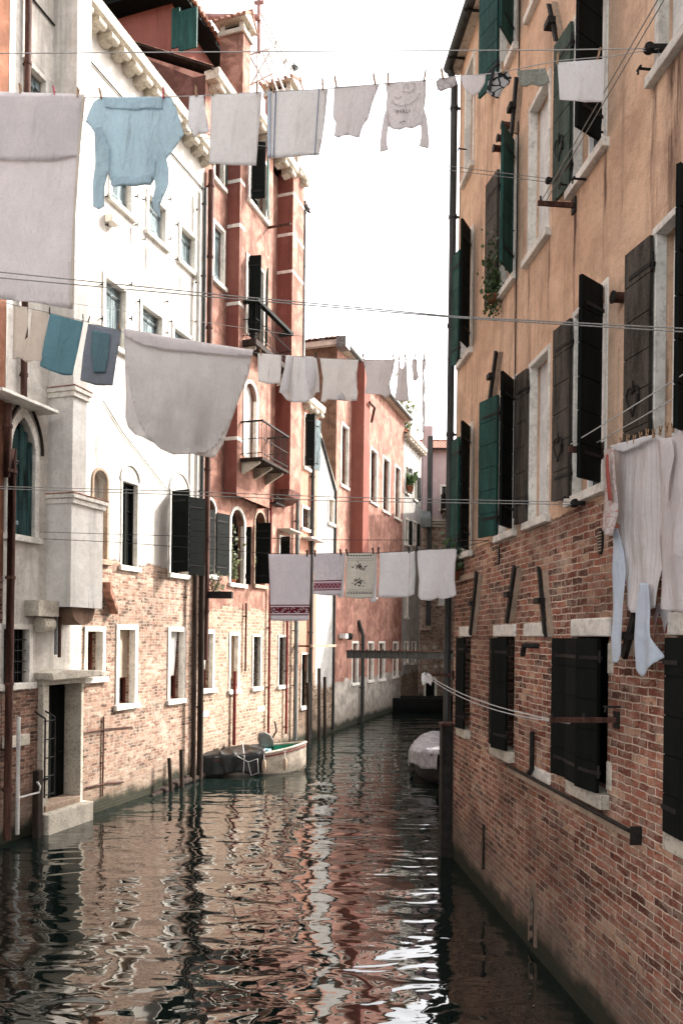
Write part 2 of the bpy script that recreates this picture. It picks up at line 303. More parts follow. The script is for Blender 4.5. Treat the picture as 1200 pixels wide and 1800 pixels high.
C_DARKB = cloth_mat('blue_hem_stripe', (.2, .25, .36), .2); C_OLIVE = cloth_mat('olive_camouflage_cotton', (.25, .26, .22), .2, wave=(26, (.42, .42, .36), .03))
C_PRINT = cloth_mat('black_white_print', (.42, .41, .4), .2, wave=(14, (.02, .02, .02), .1)); C_FLORAL = cloth_mat('small_floral_print', (.6, .56, .54), .3, wave=(22, (.35, .3, .3), .05))
C_RIB = cloth_mat('pale_ribbed_jersey', (.82, .775, .755), .4, stripes=(.045, (.6, .56, .55), .22)); C_BLUEW = cloth_mat('blue_white_jersey', (.66, .72, .79), .4)
C_REDP = cloth_mat('white_cloth_with_red_pattern', (.62, .56, .53), .3, wave=(13, (.45, .2, .16), .045)); C_RED = cloth_mat('red_edging', (.36, .1, .08), .2)
C_BLACK = cloth_mat('black_waistband', (.03, .03, .033), .0); C_INK = cloth_mat('grey_print_ink', (.5, .46, .46), .4); C_EMB = cloth_mat('dark_embroidery_thread', (.05, .045, .04), .0)
def tarpmat(name, a, b, rough=.35):
    g = G(name); c = g.coord(); n = g.noise(c, 5, 6, .7, 1.0)
    g.bsdf(g.mix(g.ramp(n, .45, .62), a, b), rough, n, .8, .03); return g.m
M_TARP = tarpmat('black_tarpaulin', (.003, .0035, .0035), (.012, .013, .012), .42); M_TARPG = tarpmat('grey_white_tarpaulin', (.2, .2, .215), (.3, .3, .32), .6)
M_WHITEP = facade('plain_white_render', (.62, .585, .53), (.7, .67, .62), stain=.6, blot=.2, seed=3.3, water=False)
M_HULL = simple('cream_hull_paint', (.5, .43, .35), .5, .3, 4, bump=.3); M_HULLD = simple('black_hull', (.006, .006, .006), .5, .3, 4)
M_BOATGREEN = simple('green_boat_lining', (.03, .26, .16), .6, .25, 4); M_BOATRED = simple('dark_red_rubbing_strake', (.16, .035, .03), .5, .3, 6)
M_CHROME = simple('grey_motor_cowling', (.2, .19, .18), .3, .2, 6, metal=.4); M_BUCKET = simple('pale_blue_plastic', (.25, .45, .52), .4, .1, 9)
# ------------------------------------------------------------------ building kit
def arch_pts(a, b, zs, kind, n=10, rise=None):
    c = (a+b)/2; w = (b-a)/2
    if kind == 'round':
        k = (rise or w)/w
        return [(c-w*math.cos(math.pi*i/n), zs+w*k*math.sin(math.pi*i/n)) for i in range(n+1)]
    rr = 2.6*w; ph = math.acos((rr-w)/rr); half = [(a+rr-rr*math.cos(ph*i/n), zs+rr*math.sin(ph*i/n)) for i in range(n+1)]
    return half+[(2*c-x, z) for x, z in reversed(half[:-1])]
class House:
    def __init__(h, name, label, cat, wall, s0, s1, z1, depth, mat, z0=-.6):
        h.w = wall; h.s0, h.s1, h.z0, h.z1, h.d, h.mat = s0, s1, z0, z1, depth, mat; h.ops = []; h.cols = []
        h.root = empty(name, Matrix.Translation(wall.W(s0, 0, 0)) @ wall.mat().to_3x3().to_4x4()); tag(h.root, label, cat)
    def add(h, mb, name, parent=None, bevel=0.0, label=None):
        o = mb.build(name, parent or h.root, bevel, label)
        if parent is None: o.location = (-h.s0, 0, 0)
        return o
    def finish(h, side=None, top=True, extra=None, left_side=True):
        mb = MB(); m = h.mat; xs = sorted({h.s0, h.s1, *[v for o in h.ops for v in o[:2]]}); zs = sorted({h.z0, h.z1, *[v for o in h.ops for v in o[2:4]]})
        for i in range(len(xs)-1):
            for j in range(len(zs)-1):
                cx, cz = (xs[i]+xs[i+1])/2, (zs[j]+zs[j+1])/2
                if any(o[0] < cx < o[1] and o[2] < cz < o[3] for o in h.ops): continue
                mb.quad((xs[i], 0, zs[j]), (xs[i+1], 0, zs[j]), (xs[i+1], 0, zs[j+1]), (xs[i], 0, zs[j+1]), m)
        for a, b, c, t, d, arch in h.ops:
            if arch:
                ap = arch; zt = t; zs_ = ap[0][1]
                for (x0, q0), (x1, q1) in zip(ap[:-1], ap[1:]):
                    mb.quad((x0, 0, q0), (x1, 0, q1), (x1, 0, zt), (x0, 0, zt), m); mb.quad((x0, 0, q0), (x0, d, q0), (x1, d, q1), (x1, 0, q1), m)
            else: zs_ = t; mb.quad((a, 0, t), (a, d, t), (b, d, t), (b, 0, t), m)
            mb.quad((a, 0, c), (a, d, c), (a, d, zs_), (a, 0, zs_), m); mb.quad((b, 0, c), (b, 0, zs_), (b, d, zs_), (b, d, c), m)
            mb.quad((a, 0, c), (b, 0, c), (b, d, c), (a, d, c), m)
        sm = side or m; D = h.d
        mb.quad((h.s0, D, h.z0), (h.s0, 0, h.z0), (h.s0, 0, h.z1), (h.s0, D, h.z1), sm)
        mb.quad((h.s1, 0, h.z0), (h.s1, D, h.z0), (h.s1, D, h.z1), (h.s1, 0, h.z1), sm)
        mb.quad((h.s1, D, h.z0), (h.s0, D, h.z0), (h.s0, D, h.z1), (h.s1, D, h.z1), sm)
        if top: mb.quad((h.s0, 0, h.z1), (h.s1, 0, h.z1), (h.s1, D, h.z1), (h.s0, D, h.z1), sm)
        if extra: extra(mb)
        return h.add(mb, 'wall')
    def tiled_roof(h, over=.35, slope=.4, back=True, side_over=.1, zoff=.12, hip=False):
        """two slopes of rolled tiles, ridge parallel to the canal"""
        mb = MB(); n = max(8, int((h.s1-h.s0+2*side_over)/.055)); a, b = h.s0-side_over, h.s1+side_over; mid = h.d/2
        def strip(y0, z0, y1, z1):
            vs = []; fs = []
            for i in range(n+1):
                x = a+(b-a)*i/n; r = .055*abs(math.sin(math.pi*(x-a)/.22))
                for k in range(2): y, z = ((y0, z0), (y1, z1))[k]; vs.append((x, y, z+r))
            for i in range(n): fs.append((2*i, 2*i+2, 2*i+3, 2*i+1))
            mb.add(vs, fs, M_TILE)
        z = h.z1+zoff
        strip(-over, z-over*slope, mid, z+mid*slope); strip(h.d+over, z-over*slope, mid, z+mid*slope)
        mb.prismx([(-over+.02, z-over*slope-.05), (mid, z+mid*slope-.05), (mid, z+mid*slope-.01), (-over+.02, z-over*slope-.01)], a+.02, b-.02, M_WOOD)
        mb.prismx([(h.d+over-.02, z-over*slope-.01), (mid, z+mid*slope-.01), (mid, z+mid*slope-.05), (h.d+over-.02, z-over*slope-.05)], a+.02, b-.02, M_WOOD)
        mb.prismx([(0.01, h.z1), (h.d-.01, h.z1), (mid, h.z1+mid*slope)], h.s0+.01, h.s0+.2, h.mat)
        mb.prismx([(0.01, h.z1), (h.d-.01, h.z1), (mid, h.z1+mid*slope)], h.s1-.2, h.s1-.01, h.mat)
        mb.tube([(a, mid, z+mid*slope+.03), (b, mid, z+mid*slope+.03)], .1, M_TILE, 8)
        return h.add(mb, 'roof')
    def window(h, r, fw=.1, fmat=None, proud=.03, sill=.06, d=.24, fill='glass', shutters=(), arch=None, lintel=None, jamb=True, frac=.65, bars=False, label=None, sillmat=None, rise=None):
        fmat = fmat or M_STONE; a, b, c, t = r; ap = None; ztop = t
        if arch: ap = arch_pts(a, b, t, arch, rise=rise); ztop = max(z for x, z in ap)+.002
        h.ops.append((a, b, c, ztop, d+.06, ap)); e = .006; yi = max(.09, d-.14); mb = MB()
        if fw:
            if jamb: mb.box(a-fw, a+e, -proud, yi, c, t, fmat); mb.box(b-e, b+fw, -proud, yi, c, t, fmat)
            if ap:
                w2 = (b-a)/2; cx = (a+b)/2
                for i in range(len(ap)-1):
                    o = []
                    for x, z in (ap[i], ap[i+1]):
                        k = (w2+fw)/w2; o.append((cx+(x-cx)*k, t+(z-t)*k+ (0 if arch == 'round' else 0)))
                    q = [ap[i], o[0], o[1], ap[i+1]]; mb.prism(q, -proud, .05, fmat)
            else: mb.box(a-fw-(lintel or 0), b+fw+(lintel or 0), -proud-.004, yi, t-e, t+(fw if not lintel else max(fw, .16)), fmat)
        if sill: mb.box(a-fw-.05, b+fw+.05, -proud-.06, .12, c-sill-.05, c+.004, sillmat or fmat)
        if not mb.v: mb.box(a, a+.03, .12, .16, c, t, M_WHITEWOOD)
        win = h.add(mb, 'window', bevel=.008, label=label)
        def pane(mat, z0=c, z1=ztop, y=d, name='pane', th=.03):
            q = MB(); q.box(a+.002, b-.002, y, y+th, z0+.002, z1, mat); return q.build(name, win)
        def sash(mat, z0=c, z1=t, n=2):
            q = MB(); y0, y1 = d-.05, d-.005; s = .045
            q.box(a, a+s, y0, y1, z0, z1, mat); q.box(b-s, b, y0, y1, z0, z1, mat); q.box(a+s, b-s, y0, y1, z0, z0+s, mat); q.box(a+s, b-s, y0, y1, z1-s, z1, mat)
            cx = (a+b)/2; q.box(cx-.03, cx+.03, y0-.004, y1-.004, z0+s, z1-s, mat)
            for k in range(1, n+1): zz = z0+(z1-z0)*k/(n+1); q.box(a+s, cx-.03, y0+.01, y1-.01, zz-.012, zz+.012, mat); q.box(cx+.03, b-s, y0+.01, y1-.01, zz-.012, zz+.012, mat)
            q.build('sash', win)
        if fill == 'glass': pane(M_GLASS); sash(M_WHITEWOOD)
        elif fill == 'dark': pane(M_GLASS); sash(M_SH_DARK)
        elif fill == 'brown': pane(M_GLASS); sash(M_REDWOOD)
        elif fill == 'blank': pane(h.mat, name='blocking_wall')
        elif fill == 'white': pane(M_WHITEWOOD, name='closed_panel', y=d-.08)
        elif fill == 'blind':
            pane(M_GLASS); sash(M_REDWOOD); pane(M_BLIND, c+(t-c)*(1-frac), t, d-.1, 'blind', .02)
        elif fill == 'curtain':
            pane(M_GLASS); sash(M_REDWOOD); q = MB(); zb = c+(t-c)*(1-frac); n = 24
            vs = [(a+.03+(b-a-.1)*i/n*(1-.25*k), d-.12+.025*math.sin(i*1.3+k), t-(t-zb)*k) for i in range(n+1) for k in (0, .5, 1)]
            q.add(vs, [(3*i+k, 3*i+3+k, 3*i+4+k, 3*i+1+k) for i in range(n) for k in (0, 1)], M_BLINDW, True); q.build('curtain', win)
        elif fill == 'shut':
            pane(M_GLASS); m = (a+b)/2
            for x0, x1, dy in ((a+.02, m-.01, 0), (m+.03, b-.02, .02)):
                q = MB(); k = 4
                for i in range(k): q.box(x0+(x1-x0)*i/k+.004, x0+(x1-x0)*(i+1)/k-.004, d-.1+dy, d-.07+dy, c+.02, t-.03, M_BLUEWOOD)
                for zz in (c+.2, t-.25): q.box(x0, x1, d-.125+dy, d-.1+dy, zz, zz+.07, M_BLUEWOOD)
                q.box(x0+.03, x1-.03, d-.135+dy, d-.125+dy, t-.235, t-.205, M_IRON); q.build('shutter', win)
        if bars:
            q = MB(); n = max(3, int((b-a)/.11))
            for i in range(1, n): x = a+(b-a)*i/n; q.tube([(x, .05, c), (x, .05, t)], .009, M_IRON, 6)
            k = max(3, int((t-c)/.2))
            for i in range(1, k): z = c+(t-c)*i/k; q.box(a, b, .04, .06, z-.008, z+.008, M_IRON)
            q.build('grille', win)
        for sh in shutters: h.leaf(win, r, proud, **sh)
        return win
    def leaf(h, win, r, proud, side='R', ang=120, width=None, mat=None, heart=False, z0=None, z1=None, boards=None, label=None, vert=False):
        a, b, c, t = r; c = c+.01 if z0 is None else z0; t = t-.01 if z1 is None else z1
        w = width or (b-a)/2; hh = t-c; A = R(ang); y = -proud-.05
        if side == 'L': u = Vector((math.cos(A), -math.sin(A), 0)); v = Vector((-math.sin(A), -math.cos(A), 0)); o = Vector((a, y, c))
        else: u = Vector((-math.cos(A), -math.sin(A), 0)); v = Vector((math.sin(A), -math.cos(A), 0)); o = Vector((b, y, c))
        M = Matrix(((u.x, v.x, 0, o.x), (u.y, v.y, 0, o.y), (0, 0, 1, o.z), (0, 0, 0, 1)))
        q = MB(); q.M = M; mat = mat or M_SH_DARK; th = .036
        q.box(.004, w-.004, .010, th-.010, .004, hh-.004, mat)
        if vert:
            n = 4
            for i in range(n): q.box(w*i/n+.003, w*(i+1)/n-.003, 0, .0095, 0, hh, mat); q.box(w*i/n+.003, w*(i+1)/n-.003, th-.0095, th, 0, hh, mat)
        else:
            n = boards or max(3, round(hh/.31))
            for i in range(n):
                z_0, z_1 = hh*i/n+.005, hh*(i+1)/n-.005
                q.box(0, w, 0, .0095, z_0, z_1, mat); q.box(0, w, th-.0095, th, z_0, z_1, mat)
        for zz in (.12*hh, .86*hh): q.box(-.02, w*.8, -.007, -.001, zz, zz+.035, M_IRON); q.box(-.02, w*.8, th+.001, th+.007, zz, zz+.035, M_IRON)
        q.tube([(-.01, th/2, .1*hh), (-.01, th/2, .18*hh)], .014, M_IRON); q.tube([(-.01, th/2, .84*hh), (-.01, th/2, .92*hh)], .014, M_IRON)
        if heart:
            z = hh*.3; cx = w*.55; pt = []
            for i in range(25):
                k = 2*math.pi*i/24+math.pi/2; sx = 16*math.sin(k)**3; sz = 13*math.cos(k)-5*math.cos(2*k)-2*math.cos(3*k)-math.cos(4*k); pt.append((cx+sx*.0058, -.016, z+sz*.009))
            q.tube(pt, .0075, M_IRON, 5); q.tube([(cx, -.016, z+.06), (cx, -.016, z+.16)], .008, M_IRON, 5); q.box(cx-.09, cx-.06, -.03, -.002, z-.06, z+.02, M_IRON)
        return q.build('shutter', win, label=label)
    def pipe(h, pts, r=.05, mat=None, clamps=True, name='downpipe', label=None):
        mb = MB(); mat = mat or M_PIPE; mb.tube(pts, r, mat, 10)
        if clamps:
            for p, q in zip(pts[:-1], pts[1:]):
                L = (Vector(q)-Vector(p)).length
                if abs(q[2]-p[2]) > L*.8:
                    for k in range(int(L/1.9)+1):
                        z = max(p[2], q[2])-.4-k*1.9; f = (z-p[2])/(q[2]-p[2]+1e-9); x = p[0]+(q[0]-p[0])*f; y = p[1]+(q[1]-p[1])*f
                        if min(p[2], q[2]) < z: mb.tube([(x, y, z-.03), (x, y, z+.03)], r*1.22, mat, 10); mb.box(x-.012, x+.012, y, y+r+.06, z-.02, z+.02, M_IRON)
        return h.add(mb, name, label=label)
    def slab(h, name, x0, x1, y0, y1, z0, z1, mat, bevel=.01, label=None, parent=None):
        mb = MB(); mb.box(x0, x1, y0, y1, z0, z1, mat); return h.add(mb, name, bevel=bevel, label=label, parent=parent)
    def cornice(h, x0, x1, z, proj, step=.42, mat=None, r=.1, name='cornice', inset=0.0):
        """projecting stone gutter on a row of round-ended brackets"""
        mat = mat or M_STONE_OLD; mb = MB()
        prof = [(-proj, z+.02), (-proj+.02, z-.08), (-proj+.12, z-.14), (.05, z-.14), (.05, z+.1), (-proj, z+.14)]
        mb.prismx([(y-inset, q) for y, q in prof][::-1], x0, x1, mat); c = h.add(mb, name, bevel=.012)
        n = max(1, int((x1-x0)/step))
        for i in range(n):
            x = x0+(x1-x0)*(i+.5)/n; q = MB(); w = step*.27
            q.prismx([(-inset+.03, z-.141), (-inset+.03, z-.33), (-inset-proj*.35, z-.3), (-inset-proj*.7, z-.2), (-inset-proj*.75, z-.141)], x-w, x+w, mat)
            q.tube([(x-w-.01, -inset-proj*.72, z-.235), (x+w+.01, -inset-proj*.72, z-.235)], .08, mat, 12)
            q.build('bracket', c)
        return c
    def balcony(h, x0, x1, z, dep, rh, mat=None, floor=.1, barstep=.11, mid=True, planks=True, topbar=.03, fl=None):
        mat = mat or M_IRON; root = MB(); root.box(x0, x1, -dep, .02, z-floor, z, fl or M_WOOD)
        for x in (x0+.15, (x0+x1)/2, x1-.15): root.prismx([(.02, z-floor-.004), (.02, z-floor-.35), (-.1, z-floor-.3), (-dep*.8, z-floor-.06), (-dep*.8, z-floor-.004)], x-.04, x+.04, M_STONE_OLD)
        b = h.add(root, 'balcony'); q = MB(); p = -dep+.03
        for z_ in ((z+rh, z+.12, z+rh*.52) if mid else (z+rh, z+.12)):
            s = topbar if z_ == z+rh else .012
            q.box(x0+.01, x1-.01, p-s, p+s, z_-s*.7, z_+s*.7, mat); q.box(x0+.01, x0+.01+2*s, p+s, 0, z_-s*.7, z_+s*.7, mat); q.box(x1-.01-2*s, x1-.01, p+s, 0, z_-s*.7, z_+s*.7, mat)
        n = int((x1-x0)/barstep)
        for i in range(n+1): x = x0+.02+(x1-x0-.04)*i/n; q.tube([(x, p, z), (x, p, z+rh)], .009, mat, 5)
        n = int(dep/barstep)
        for i in range(1, n): y = p+(dep)*i/n; q.tube([(x0+.02, y, z), (x0+.02, y, z+rh)], .009, mat, 5); q.tube([(x1-.02, y, z), (x1-.02, y, z+rh)], .009, mat, 5)
        q.build('railing', b); return b
def lineplane(A, B):
    A = Vector(A); B = Vector(B); t = (B-A); t.z = 0; return Wall((A.x, A.y), (t.x, t.y))
# ------------------------------------------------------------------ cloth, ropes, pegs
def subdiv_poly(pts, step, cuts_z=()):
    bm = bmesh.new(); f = bm.faces.new([bm.verts.new((x, 0, z)) for x, z in pts])
    def cut(co, no):
        g = bm.verts[:]+bm.edges[:]+bm.faces[:]; bmesh.ops.bisect_plane(bm, geom=g, dist=1e-5, plane_co=co, plane_no=no)
    xs = [p[0] for p in pts]; zs = [p[1] for p in pts]
    x = min(xs)+step
    while x < max(xs)-step*.3: cut((x, 0, 0), (1, 0, 0)); x += step
    z = min(zs)+step
    while z < max(zs)-step*.3: cut((0, 0, z), (0, 0, 1)); z += step
    for z in cuts_z: cut((0, 0, z), (0, 0, 1))
    bmesh.ops.triangulate(bm, faces=[f for f in bm.faces if len(f.verts) > 4]); return bm
def smooth_outline(pts, it=1):
    for _ in range(it):
        o = []
        for i, p in enumerate(pts):
            q = pts[(i+1) % len(pts)]
            if len(p) > 2 or len(q) > 2: o.append(p) if len(p) > 2 else o.append((p[0]*.75+q[0]*.25, p[1]*.75+q[1]*.25))
            o.append(((p[0]+q[0])/2, (p[1]+q[1])/2)) if False else None
        pts = [p for p in o if p]
    return pts
def cloth(name, label, cat, W, px, mat, amp=.03, freq=7.0, step=.05, seed=0, bands=(), group=None, belly=0.0, off=0.0, layers=(), edge=.0, curl=.0):
    """px: outline in photograph pixels on the hanging plane W; layers: extra outlines a little in front (folds, flaps, sleeves)"""
    P = [W.P(x, y) for x, y in px]; zt = max(z for x, z in P); zb = min(z for x, z in P); xc = sum(x for x, z in P)/len(P)
    x0 = min(x for x, z in P); x1 = max(x for x, z in P); hgt = max(.05, zt-zb)
    def disp(x, z):
        k = min(1, max(0, (zt-z)/hgt)); s = seed*3.1
        f = math.sin(freq*x+s+1.2*math.sin(2.1*z+s))*.6+math.sin(freq*2.3*x+2*s+.9*math.sin(3.3*z))*.3
        nn = noise.noise(Vector((x*2.2, z*1.2, s)))*1.3+noise.noise(Vector((x*7, z*3.5, s+5)))*.45
        e = (abs(x-(x0+x1)/2)/max(.01, (x1-x0)/2))**2
        return amp*(.15+.85*k**.7)*(f+nn) - belly*math.sin(math.pi*min(1, k*1.05))*(1-e*.5) + curl*e*k
    def lay(poly, m, o, bnd=(), stp=step):
        cz = []
        bm = subdiv_poly(poly, stp, [z for b in bnd for z in b[:2]])
        me = bpy.data.meshes.new(name); mats = [m]+[b[2] for b in bnd]
        for f in bm.faces:
            c = f.calc_center_median(); f.smooth = True
            for i, b in enumerate(bnd):
                if b[1] < c.z < b[0]: f.material_index = i+1
        for v in bm.verts: v.co.y = disp(v.co.x, v.co.z)+o
        for v in bm.verts: v.co.x -= xc; v.co.z -= zt
        bmesh.ops.recalc_face_normals(bm, faces=bm.faces); bm.to_mesh(me); bm.free()
        for q in mats: me.materials.append(q)
        return me
    bnd = [(W.Z(px[0][0], b[0]), W.Z(px[0][0], b[1]), b[2]) for b in bands]
    if bands:
        xm = sum(p[0] for p in px)/len(px); bnd = [(W.Z(xm, b[0]), W.Z(xm, b[1]), b[2]) for b in bands]
    o = bpy.data.objects.new(name, lay(P, mat, 0, bnd)); SC.collection.objects.link(o); tag(o, label, cat, group)
    o.matrix_world = Matrix.Translation(W.W(xc, off, zt)) @ W.mat().to_3x3().to_4x4()
    sol = o.modifiers.new('thickness', 'SOLIDIFY'); sol.thickness = .004; sol.offset = 0
    for nm, lp, m2, lo in layers:
        q = bpy.data.objects.new(nm, lay([W.P(x, y) for x, y in lp], m2, lo, (), step*.8)); SC.collection.objects.link(q); q.parent = o
        s2 = q.modifiers.new('thickness', 'SOLIDIFY'); s2.thickness = .003; s2.offset = 0
    o['_'] = 0; del o['_']
    return o, (lambda x, z: (x-xc, disp(x, z), z-zt))
def rope(name, label, cat, pts, r=.0035, mat=None, sag=0.0, group=None, seg=14):
    A, B = Vector(pts[0]), Vector(pts[-1]); mb = MB(); c = A
    P = []
    if len(pts) == 2:
        for i in range(seg+1): k = i/seg; p = A.lerp(B, k); p.z -= 4*sag*k*(1-k); P.append(p-c)
    else: P = [Vector(p)-c for p in pts]
    mb.tube(P, r, mat or M_ROPE, 6); o = mb.build(name); o.location = c; tag(o, label, cat, group); return o
_peg = {}
def peg(P, label, mat, tilt=0.0, W=None, size=1.0):
    if mat.name not in _peg:
        q = MB()
        for s in (-1, 1): q.prismx([(s*.003, -.032), (s*.009, -.03), (s*.011, .012), (s*.016, .045), (s*.008, .046), (s*.003, .012)][::s], -.006, .006, mat)
        q.tube([(-.008, 0, .008), (.008, 0, .008)], .006, M_IRON, 6); _peg[mat.name] = q.build('clothespin'); o = _peg[mat.name]
    else:
        o = _peg[mat.name].copy(); SC.collection.objects.link(o)
    tag(o, label, 'clothespin', 'clothespins holding the washing')
    rot = W.mat().to_3x3().to_4x4() if W else Matrix.Identity(4)
    o.matrix_world = Matrix.Translation(P) @ rot @ Matrix.Rotation(tilt, 4, 'Y') @ Matrix.Scale(size, 4); return o
def leaves(name, label, centre, ext, n, size, mat, pot=None, stems=8, group=None, droop=0.0, upright=0.0, cat='plant', seed=1):
    rd = random.Random(seed); root = empty(name, Matrix.Translation(centre)); tag(root, label, cat, group)
    mb = MB()
    for i in range(n):
        v = Vector((rd.gauss(0, .4)*ext[0], rd.gauss(0, .4)*ext[1], abs(rd.gauss(0, .5))*ext[2]-droop*rd.random()))
        d = Vector((rd.uniform(-1, 1), rd.uniform(-1, 1), rd.uniform(-.5, 1)+upright)).normalized(); s = d.cross(Vector((rd.uniform(-1, 1), rd.uniform(-1, 1), rd.uniform(-1, 1)))).normalized(); k = size*rd.uniform(.6, 1.3)
        w = .22 if upright else .38
        mb.add([v, v+d*k*.5+s*k*w, v+d*k, v+d*k*.5-s*k*w], [(0, 1, 2, 3)], mat)
    mb.build('foliage', root); st = MB()
    for i in range(stems): a = rd.uniform(0, 6.28); st.tube([(0, 0, 0), (math.cos(a)*ext[0]*.3, math.sin(a)*ext[1]*.3, ext[2]*.35-droop*.3*rd.random()), (math.cos(a)*ext[0]*.55, math.sin(a)*ext[1]*.5, ext[2]*.8-droop*rd.random())], .004+size*.02, M_WOOD, 5)
    st.build('stems', root)
    if pot:
        q = MB(); r, hh = pot; q.lathe([(0, -hh), (r*.7, -hh), (r, -.03), (r*1.08, -.03), (r*1.08, 0), (r*.9, 0), (r*.88, -.03), (0, -.03)], (0, 0, 0), M_TERRA, 14); q.build('pot', root)
    return root
# ------------------------------------------------------------------ the three walls of the canal
class Bay(House):
    """a projecting stretch of the same house front"""
    def __init__(b, h, s0, s1, z0, z1, p):
        b.h = h; b.root = h.root; b.s0, b.s1, b.z0, b.z1, b.d, b.mat = s0, s1, z0, z1, p+.3, h.mat; b.ops = []; b.p = p
        b.w = Wall(h.w.o - h.w.n*p, h.w.t)
    def add(b, mb, name, parent=None, bevel=0.0, label=None):
        o = mb.build(name, parent or b.root, bevel, label)
        if parent is None: o.location = (-b.h.s0, -b.p, 0)
        return o
def solve_p(W, pc, pf, y):
    """protrusion that puts the outer corner at pixel pf when its foot on the wall is at pixel pc"""
    s = W.S(pc, y); lo, hi = 0.0, 3.0
    for _ in range(40):
        m = (lo+hi)/2
        if (W.S(pf, y, m)-s)*(1 if pf > pc else -1) > 0: lo = m
        else: hi = m
    return (lo+hi)/2
# ================================================================== RIGHT: orange house over brick
rs0, rs1 = RW.S(796, 1200), RW.S(796, 1200)+21
zt = RW.Z(800, 140)
HR = House('canal_house', 'tall orange plastered house with green shutters over a bare brick lower storey', 'house', RW, rs0, rs1, zt, 9, M_ORANGE)
wA = RW.S(1063, 700)-RW.S(1010, 700)
def rr(x0, x1, yt, yb, xr=None, w=None):
    r = list(RW.rect(x0, x1, yt, yb, xr))
    if w: r[1] = r[0]+w
    return tuple(r)
FL = dict(side='L', ang=173, mat=M_SH_GREY); NL = dict(side='R', ang=125, mat=M_SH_DARK)
U = dict(fw=.06, proud=.015, d=.2, sill=.04)
A2 = HR.window(rr(1010, 1063, 505, 851, 1062), shutters=[dict(FL, heart=True, label='open shutter leaf with a wrought iron heart latch'), NL], **U)
B2 = HR.window(rr(1153, 1230, 364, 788, 1200, wA), shutters=[dict(FL, heart=True), NL], **U)
HR.window(rr(932, 963, 616, 905, 963), shutters=[dict(FL, width=.3)], fill='white', label='white window with a closed pale panel', **U)
HR.window(rr(880, 905, 668, 931, 905), shutters=[dict(side='L', ang=160, mat=M_SH_TEAL, width=.42), dict(side='R', ang=142, mat=M_SH_DARK, width=.4)], **U)
HR.window(rr(811, 828, 750, 968, 828), shutters=[dict(side='L', ang=174, mat=M_SH_TEAL, width=.36), dict(side='R', ang=148, mat=M_SH_DARK, width=.38)], **U)
HR.window(rr(1012, 1064, -67, 249, 1064), shutters=[dict(side='L', ang=173, mat=M_SH_LEAF, heart=True), dict(NL, ang=120)], **U)
HR.window(rr(1160, 1230, -240, 62, 1200, wA), shutters=[dict(side='R', ang=112, mat=M_SH_LEAF)], fill='white', **U)
HR.window(rr(932, 964, 135, 405, 964), fill='white', label='white framed window closed with pale boards', **U)
HR.window(rr(881, 906, 248, 482, 906), shutters=[dict(FL, width=.42), dict(side='R', ang=142, mat=M_SH_TEAL, width=.4)], **U)
HR.window(rr(812, 829, 405, 612, 829), shutters=[dict(side='L', ang=170, mat=M_SH_TEAL, width=.4), dict(side='R', ang=146, mat=M_SH_DARK, width=.38)], **U)
HR.window(rr(882, 907, -150, 80, 907), shutters=[dict(side='L', ang=158, mat=M_SH_TEAL, width=.42), dict(side='R', ang=140, mat=M_SH_TEAL, width=.4)], **U)
HR.window(rr(936, 966, -260, -55, 966), fill='white', **U)
HR.window(rr(819, 832, 98, 285, 832), fill='white', **U)
HR.window(rr(1012, 1064, -440, -275, 1064), shutters=[dict(FL), NL], **U)
# openings out of the frame towards the camera
for k in range(1, 5):
    b = RW.S(1153, 575)+k*2.6
    for z0_, z1_ in ((5.27, 7.15), (8.5, 10.2), (11.3, 12.8)): HR.window((b, b+wA, z0_, z1_), shutters=[FL, NL] if k % 2 else [], **U)
GB = dict(fw=0, sill=.09, sillmat=M_STONE_OLD, d=.28, fill='dark')
g4 = rr(1012, 1068, 1120, 1398, 1068); g2 = rr(873, 903, 1120, 1323, 903); g1 = rr(812, 826, 1120, 1284, 826); g5 = rr(1190, 1262, 1118, 1470, 1200)
HR.window(g4, shutters=[dict(side='L', ang=172, mat=M_SH_DARK), dict(side='R', ang=9, mat=M_SH_DARK), dict(side='L', ang=3, mat=M_SH_DARK)], **GB)
HR.window(g2, shutters=[dict(side='R', ang=14, mat=M_SH_DARK), dict(side='L', ang=2, mat=M_SH_DARK)], **GB)
HR.window(g1, shutters=[dict(side='R', ang=14, mat=M_SH_DARK), dict(side='L', ang=2, mat=M_SH_DARK)], **GB)
HR.window(g5, shutters=[dict(side='L', ang=3, mat=M_SH_DARK), dict(side='R', ang=3, mat=M_SH_DARK)], **GB)
for r in (g4, g2, g1, g5, rr(928, 966, 1120, 1345, 966)):
    q = .12 if r is not g4 else .1; HR.slab('lintel', r[0]-q, r[1]+q*.5, -.035, .1, r[3]+.004, r[3]+.17 if r is not g4 and r is not g5 else r[3]+.19, M_STONE, .015)
HR.slab('sill', RW.S(935, 1360), RW.S(968, 1360), -.03, .1, RW.Z(950, 1372), RW.Z(950, 1352), M_STONE, .015)
for r in (g2, g1): HR.slab('jamb_stone', r[0]-.2, r[0]-.004, -.012, .15, r[2], r[3]-.002, M_STONE_TAN, .01)
HR.slab('jamb_stone', g4[1]+.003, g4[1]+.1, -.015, .15, g4[2]+.05, g4[2]+.32, M_STONE_OLD); HR.slab('jamb_stone', g4[1]+.003, g4[1]+.11, -.015, .15, g4[3]-.35, g4[3]-.06, M_STONE_OLD)
HR.slab('jamb_stone', g5[0]-.1, g5[0]-.003, -.02, .15, g5[2]+.003, g5[3], M_STONE_TAN)
HR.finish()
